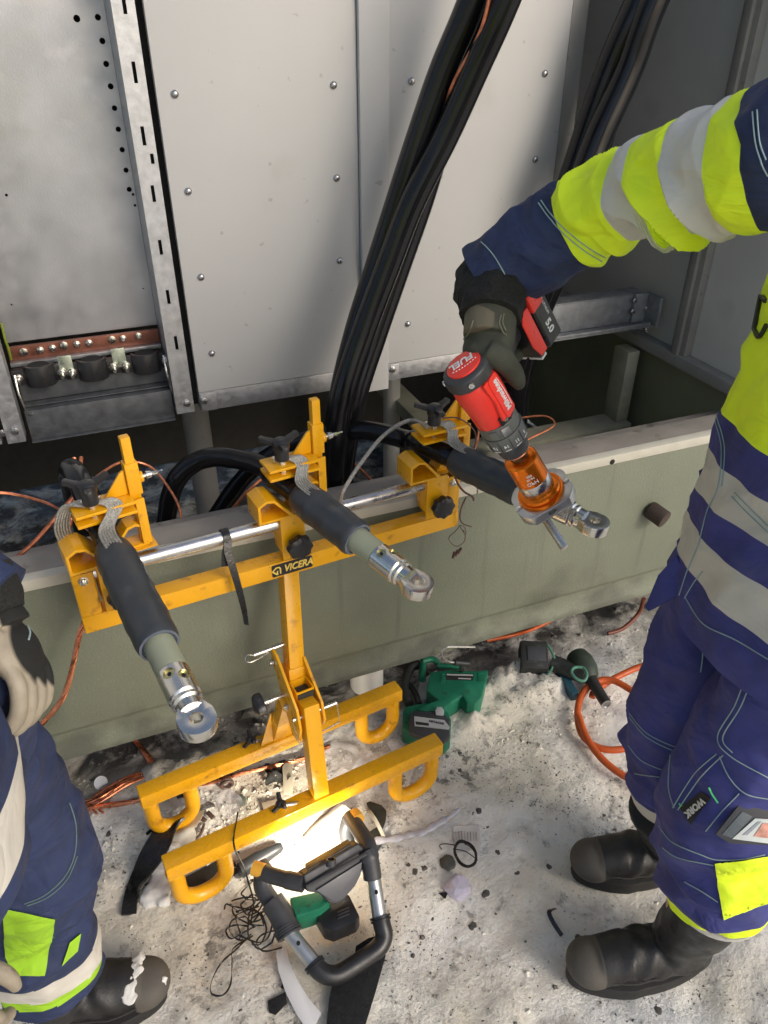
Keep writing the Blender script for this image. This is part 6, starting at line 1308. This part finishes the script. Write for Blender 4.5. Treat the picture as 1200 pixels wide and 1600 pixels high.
polysheet([(441, 1196), (446, 1190), (456, 1192), (458, 1226), (456, 1240), (443, 1238)], 'cream_stick', mat('cream_plastic', (.55, .50, .38), .4), 'cream plastic stick between dark film and yellow post', 'scrap', h=.02)
polysheet([(408, 1252), (440, 1244), (448, 1262), (416, 1274)], 'cardboard_piece', M_card, 'piece of wet cardboard behind the front yellow bar', 'cardboard', h=.012)
polysheet([(364, 1296), (398, 1274), (430, 1270), (434, 1278), (372, 1304)], 'cardboard_piece', M_card, 'thin cardboard edge lying along the front yellow bar', 'cardboard', h=.010)
sheet([(500, 1150), (556, 1128), (596, 1196), (520, 1236)], 'clear_film', M_clear, 'large clear crumpled film on the snow between the two yellow feet', 'plastic', h=.008, crump=.014, fr=26, nx=24, ny=24)
sheet([(590, 1128), (628, 1108), (650, 1150), (612, 1172)], 'clear_film', M_clear, 'clear crumpled film beside the saw battery', 'plastic', h=.008, crump=.012, fr=26)
sheet([(330, 1230), (362, 1226), (384, 1262), (350, 1276)], 'clear_film', M_clear, 'small clear film left of the cardboard under the stand', 'plastic', h=.008, crump=.012, fr=30)
# black bottle-shaped piece with strap behind
p0, p1 = gp(372, 1356, .018), gp(440, 1318, .018); d_ = (p1-p0).normalized(); L_ = (p1-p0).length
g = G(); g.lathe(p0, d_, [(0, .010), (.004, .017), (L_*.45, .018), (L_*.62, .015), (L_*.80, .0125), (L_*.93, .0115), (L_, .008)], 20); tobj('black_sleeve_piece', g, M_shr, 'black tapering rubber piece behind the lamp frame', 'rubber piece')
polysheet([(288, 1366), (338, 1340), (366, 1340), (372, 1358), (344, 1376), (290, 1390)], 'dark_strap', mat('dark_olive_strap', (.04, .038, .028), .8, bump=.5), 'dark strap seen through the left front yellow foot', 'strap', h=.010)
# pale objects at the lamp
g = G(); p = gp(540, 1256, .03); q2 = gp(498, 1318, .012); d_ = (q2-p).normalized(); y_ = UPZ; x_ = d_.cross(UPZ)
vs_ = []
for j in range(9):
    for i in range(13):
        a = math.pi*i/12; r_ = .018+.034*(j/8)*(1-.25*(j/8)**3); c = p.lerp(q2, j/8); vs_.append(c+x_*(r_*math.cos(a)*1.1)+UPZ*(r_*.6*math.sin(a)-.012)+V((0, 0, .003*noise.noise(V((i*.6, j*.6, 0))))))
g.add(vs_, [(j*13+i, j*13+i+1, (j+1)*13+i+1, (j+1)*13+i) for j in range(8) for i in range(12)]); tobj('white_scoop', g, mat('white_thin_plastic', (.78, .74, .66), .4, var=.05), 'white curved plastic scoop glowing in the lamp light', 'plastic')
polysheet([(572, 1250), (578, 1247), (596, 1253), (604, 1262), (603, 1276), (598, 1290), (592, 1284), (580, 1264)], 'dark_shard', mat('dark_rubber_shard', (.045, .047, .04), .35, var=.4, vs_=50, bump=.5, bs=80), 'dark leaf-shaped shard between the lamp and the right yellow foot', 'scrap', h=.014, th=.008, bev=.002)
g = ribbon([gp(566, 1270, .008), gp(574, 1262, .03), gp(584, 1272, .04), gp(594, 1290, .03), gp(600, 1303, .01)], .008, .0018, RT, 8); tobj('cream_loop', g, MC['cream_plastic'], 'bent cream plastic strip beside the lamp right arm', 'scrap')
g = G(); pts = cr([gp(586, 1310, .010), gp(618, 1305, .011), (gp(640, 1300, .012)), gp(660, 1297, .013), gp(682, 1286, .012), gp(700, 1276, .010), gp(718, 1264, .009)], 8)
g.tube(pts, [.0085+.0018*math.sin(i*.9)-.004*max(0, i-34)/14 for i in range(len(pts))], 12, flat=.7); tobj('clear_tube', g, mat('clear_grey_tube', (.50, .49, .52), .15, var=.2, vs_=40, bump=.6, bs=50, alpha=.8), 'clear grey plastic tube bent along the snow right of the lamp', 'tube')
polysheet([(570, 1300), (592, 1286), (600, 1310), (588, 1330), (574, 1336)], 'dark_scrap', MC['dark_rubber_shard'], 'dark scrap under the lamp right arm', 'scrap', h=.008)
sheet([(708, 1292), (748, 1288), (752, 1326), (714, 1330)], 'leaflet', mat('soaked_leaflet', (.58, .55, .50), .6, var=.08, vs_=30), 'soaked pale leaflet under the small coil of black wire', 'paper', h=.004, crump=.003)
g = G()
for k in range(8): p = gp(712+k*4.6, 1298, .007); p2 = gp(713+k*4.6, 1312, .007); g.bar(p, p2, .0012+.0006*(k % 3), .0004)
tobj('printed_mark', g, mat('faded_print', (.30, .26, .24), .6), 'faded printed bars on the soaked leaflet', 'print')
c = gp(727, 1334, .010); g = G(); pts = []
for k in range(150):
    a = k*.26; w = .026+.002*math.sin(k*.37); pts.append(c+V((w*math.cos(a)*.82, w*math.sin(a)*1.15, .004+.006*abs(math.sin(k*.11))+.004*math.sin(a+k*.02))))
g.tube(pts, .0012, 5); g.tube(cr([c+V((-.02, .02, .008)), c+V((.0, .0, .016)), c+V((.018, -.024, .008))], 6), .0012, 5); g.tube(cr([gp(690, 1326, .006), gp(687, 1320, .006), gp(696, 1318, .006), gp(710, 1320, .008)], 6), .0013, 5)
tobj('wire_coil', g, mat('black_thin_wire', (.015, .014, .013), .4), 'small oval coil of thin black wire on the snow', 'wire')
g = G(); p = gp(700, 1345, .004); g.blob(p, .017, (1, 1.1, .5), seed=4, amp=.25, sub=3); tobj('flat_stone', g, mat('grey_green_stone', (.075, .072, .058), .6, var=.3, vs_=60, bump=.6, bs=200), 'flat grey green stone touching the coil of black wire', 'stone')
g = G(); p = gp(717, 1380, .014); g.blob(p, .027, (1, 1, .65), seed=9, amp=.28, sub=2); tobj('clear_plastic_ball', g, mat('crumpled_clear_tape', (.62, .58, .70), .12, var=.15, vs_=30, alpha=.72, bump=.8, bs=60), 'crumpled ball of clear lilac plastic below the coil of black wire', 'plastic', smooth=False)
polysheet([(686, 1391), (701, 1389), (696, 1400)], 'black_chip', M_felt, 'small black triangle chip left of the clear plastic ball', 'scrap', h=.006)
g = ribbon([gp(869, 1414, .014), gp(859, 1420, .016), gp(866, 1436, .010), gp(880, 1454, .008)], .009, .0016, RT, 7, lambda t: .3+.5*t); tobj('black_tape_scrap', g, MC['black_wet_plastic'], 'small bent scrap of black tape left of the near boot', 'scrap')
for k, (q, lb) in enumerate((([(418, 1562), (446, 1548), (448, 1566), (430, 1584), (420, 1580)], 'black scrap at the bottom left of the white paper strip'), ([(438, 1540), (446, 1524), (450, 1546)], 'small black scrap above the bottom scrap beside the paper strip'))):
    polysheet(q, 'black_scrap', M_felt, lb, 'scrap', h=.007)
g = G(); g.cyl(gp(156, 1218, .004), gp(156, 1218, .012), .016, n=20); tobj('white_disc', g, M_paper, 'small white disc on the snow right of the left worker thigh', 'scrap', bev=.001)
g = G(); g.blob(P(748, 1272, z=.004), .0)
# pipe stub behind the right worker
g = G(); a, b = P(1022, 806, Y=YB-.03), P(1060, 800, Y=YB-.10); g.cyl(V((a.x+.01, YB-.001, a.z)), V((a.x+.025, YB-.045, a.z-.01)), .024, n=24); tobj('pipe_stub', g, mat('rusty_pipe', (.05, .032, .024), .6, var=.3, vs_=30), 'rusty brown pipe stub on the beam behind the blue jacket', 'pipe', bev=.003)
# stones that show singly, shared meshes
shp = []
for k in range(5):
    g = G(); g.blob((0, 0, 0), .010, (1, 1.25, .5), seed=k+20, amp=.45, sub=2); shp.append(mesh_from('stone', g, M_stone, ang=180))
spots = [(690, 1262), (726, 1255), (736, 1272), (748, 1268), (758, 1290), (780, 1330), (640, 1352), (648, 1362), (662, 1356), (618, 1372), (633, 1410), (600, 1402), (808, 1362), (858, 1352), (862, 1372), (876, 1388), (900, 1425), (930, 1455), (905, 1458), (935, 1462), (650, 1440), (676, 1428), (700, 1425), (790, 1156), (828, 1160), (720, 1200), (718, 1172), (1125, 1485), (1030, 1575), (668, 1470), (560, 1388), (160, 1290), (170, 1300), (155, 1360), (150, 1460), (280, 1512), (300, 1470), (770, 1270), (945, 1270), (760, 1390), (740, 1440), (640, 1560), (700, 1560), (760, 1520)]
for k, (x_, y_) in enumerate(spots):
    o = share('stone', shp[k % 5], None, gp(x_, y_, -.0015), (0, 0, rnd.uniform(0, 6))); s_ = rnd.uniform(.35, .85); o.scale = (s_, s_, s_*.55)
    tag(o, 'small dark wet stone frozen into the trampled snow', 'stone', 'dark stones scattered over the snow')
# grit and snow crumbs nobody could count
def scatter(name, n, m, size, region, dens, flat_=.5, seed=1):
    r = random.Random(seed); V_, F_ = [], []; k = 0; tries = 0
    while k < n and tries < n*30:
        tries += 1; x = r.uniform(region[0], region[1]); y = r.uniform(region[2], region[3])
        if r.random() > dens(x, y): continue
        z = snow_h(x, y)+.0008; s_ = size*math.exp(r.gauss(0, .55)); b = len(V_); a0 = r.uniform(0, 6.28); el = r.uniform(.5, 1.6)
        for j in range(5):
            a = a0+j*1.2566; rr = s_*r.uniform(.6, 1.1); V_.append((x+rr*math.cos(a)*el, y+rr*math.sin(a), z-s_*.2))
        V_.append((x+s_*r.uniform(-.3, .3), y+s_*r.uniform(-.3, .3), z+s_*flat_)); F_ += [(b+j, b+(j+1) % 5, b+5) for j in range(5)]; k += 1
    me = bpy.data.meshes.new(name); me.from_pydata(V_, [], F_); me.materials.append(m); o = bpy.data.objects.new(name, me); COL.objects.link(o); tag(o, kind='stuff')
    return o
cl = lambda x, y: max(.02, min(1, (noise.noise(V((x*3.1, y*3.1, 4)))+.1)*2.2))*(1 if y < 1.25 else .4)
tag(scatter('grit', 3000, M_stone, .0012, (-.7, 1.5, .25, 1.6), cl, .6, 3), 'fine dark grit and wire offcuts strewn over the trampled snow', 'grit')
tag(scatter('coarse_grit', 160, M_stone, .0024, (-.7, 1.5, .25, 1.5), cl, .5, 5), 'coarser dark crumbs strewn over the trampled snow', 'grit')
M_crumb = mat('snow_crumb', (.66, .64, .58), .6, var=.08)
def cs(x, y):
    d = .012 if y < 1.1 else .10
    for cx, cy, r_ in ((.80, 1.27, .22), (1.0, 1.2, .16), (-.1, 1.3, .25), (.2, 1.32, .25), (.05, 1.2, .2)):
        d = max(d, 1-((x-cx)**2+(y-cy)**2)/r_**2)
    return max(0, d)
tag(scatter('snow_crumbs', 2600, M_snow, .0034, (-.6, 1.4, .3, 1.6), cs, .8, 9), 'loose crumbs of snow on the trampled surface', 'snow')
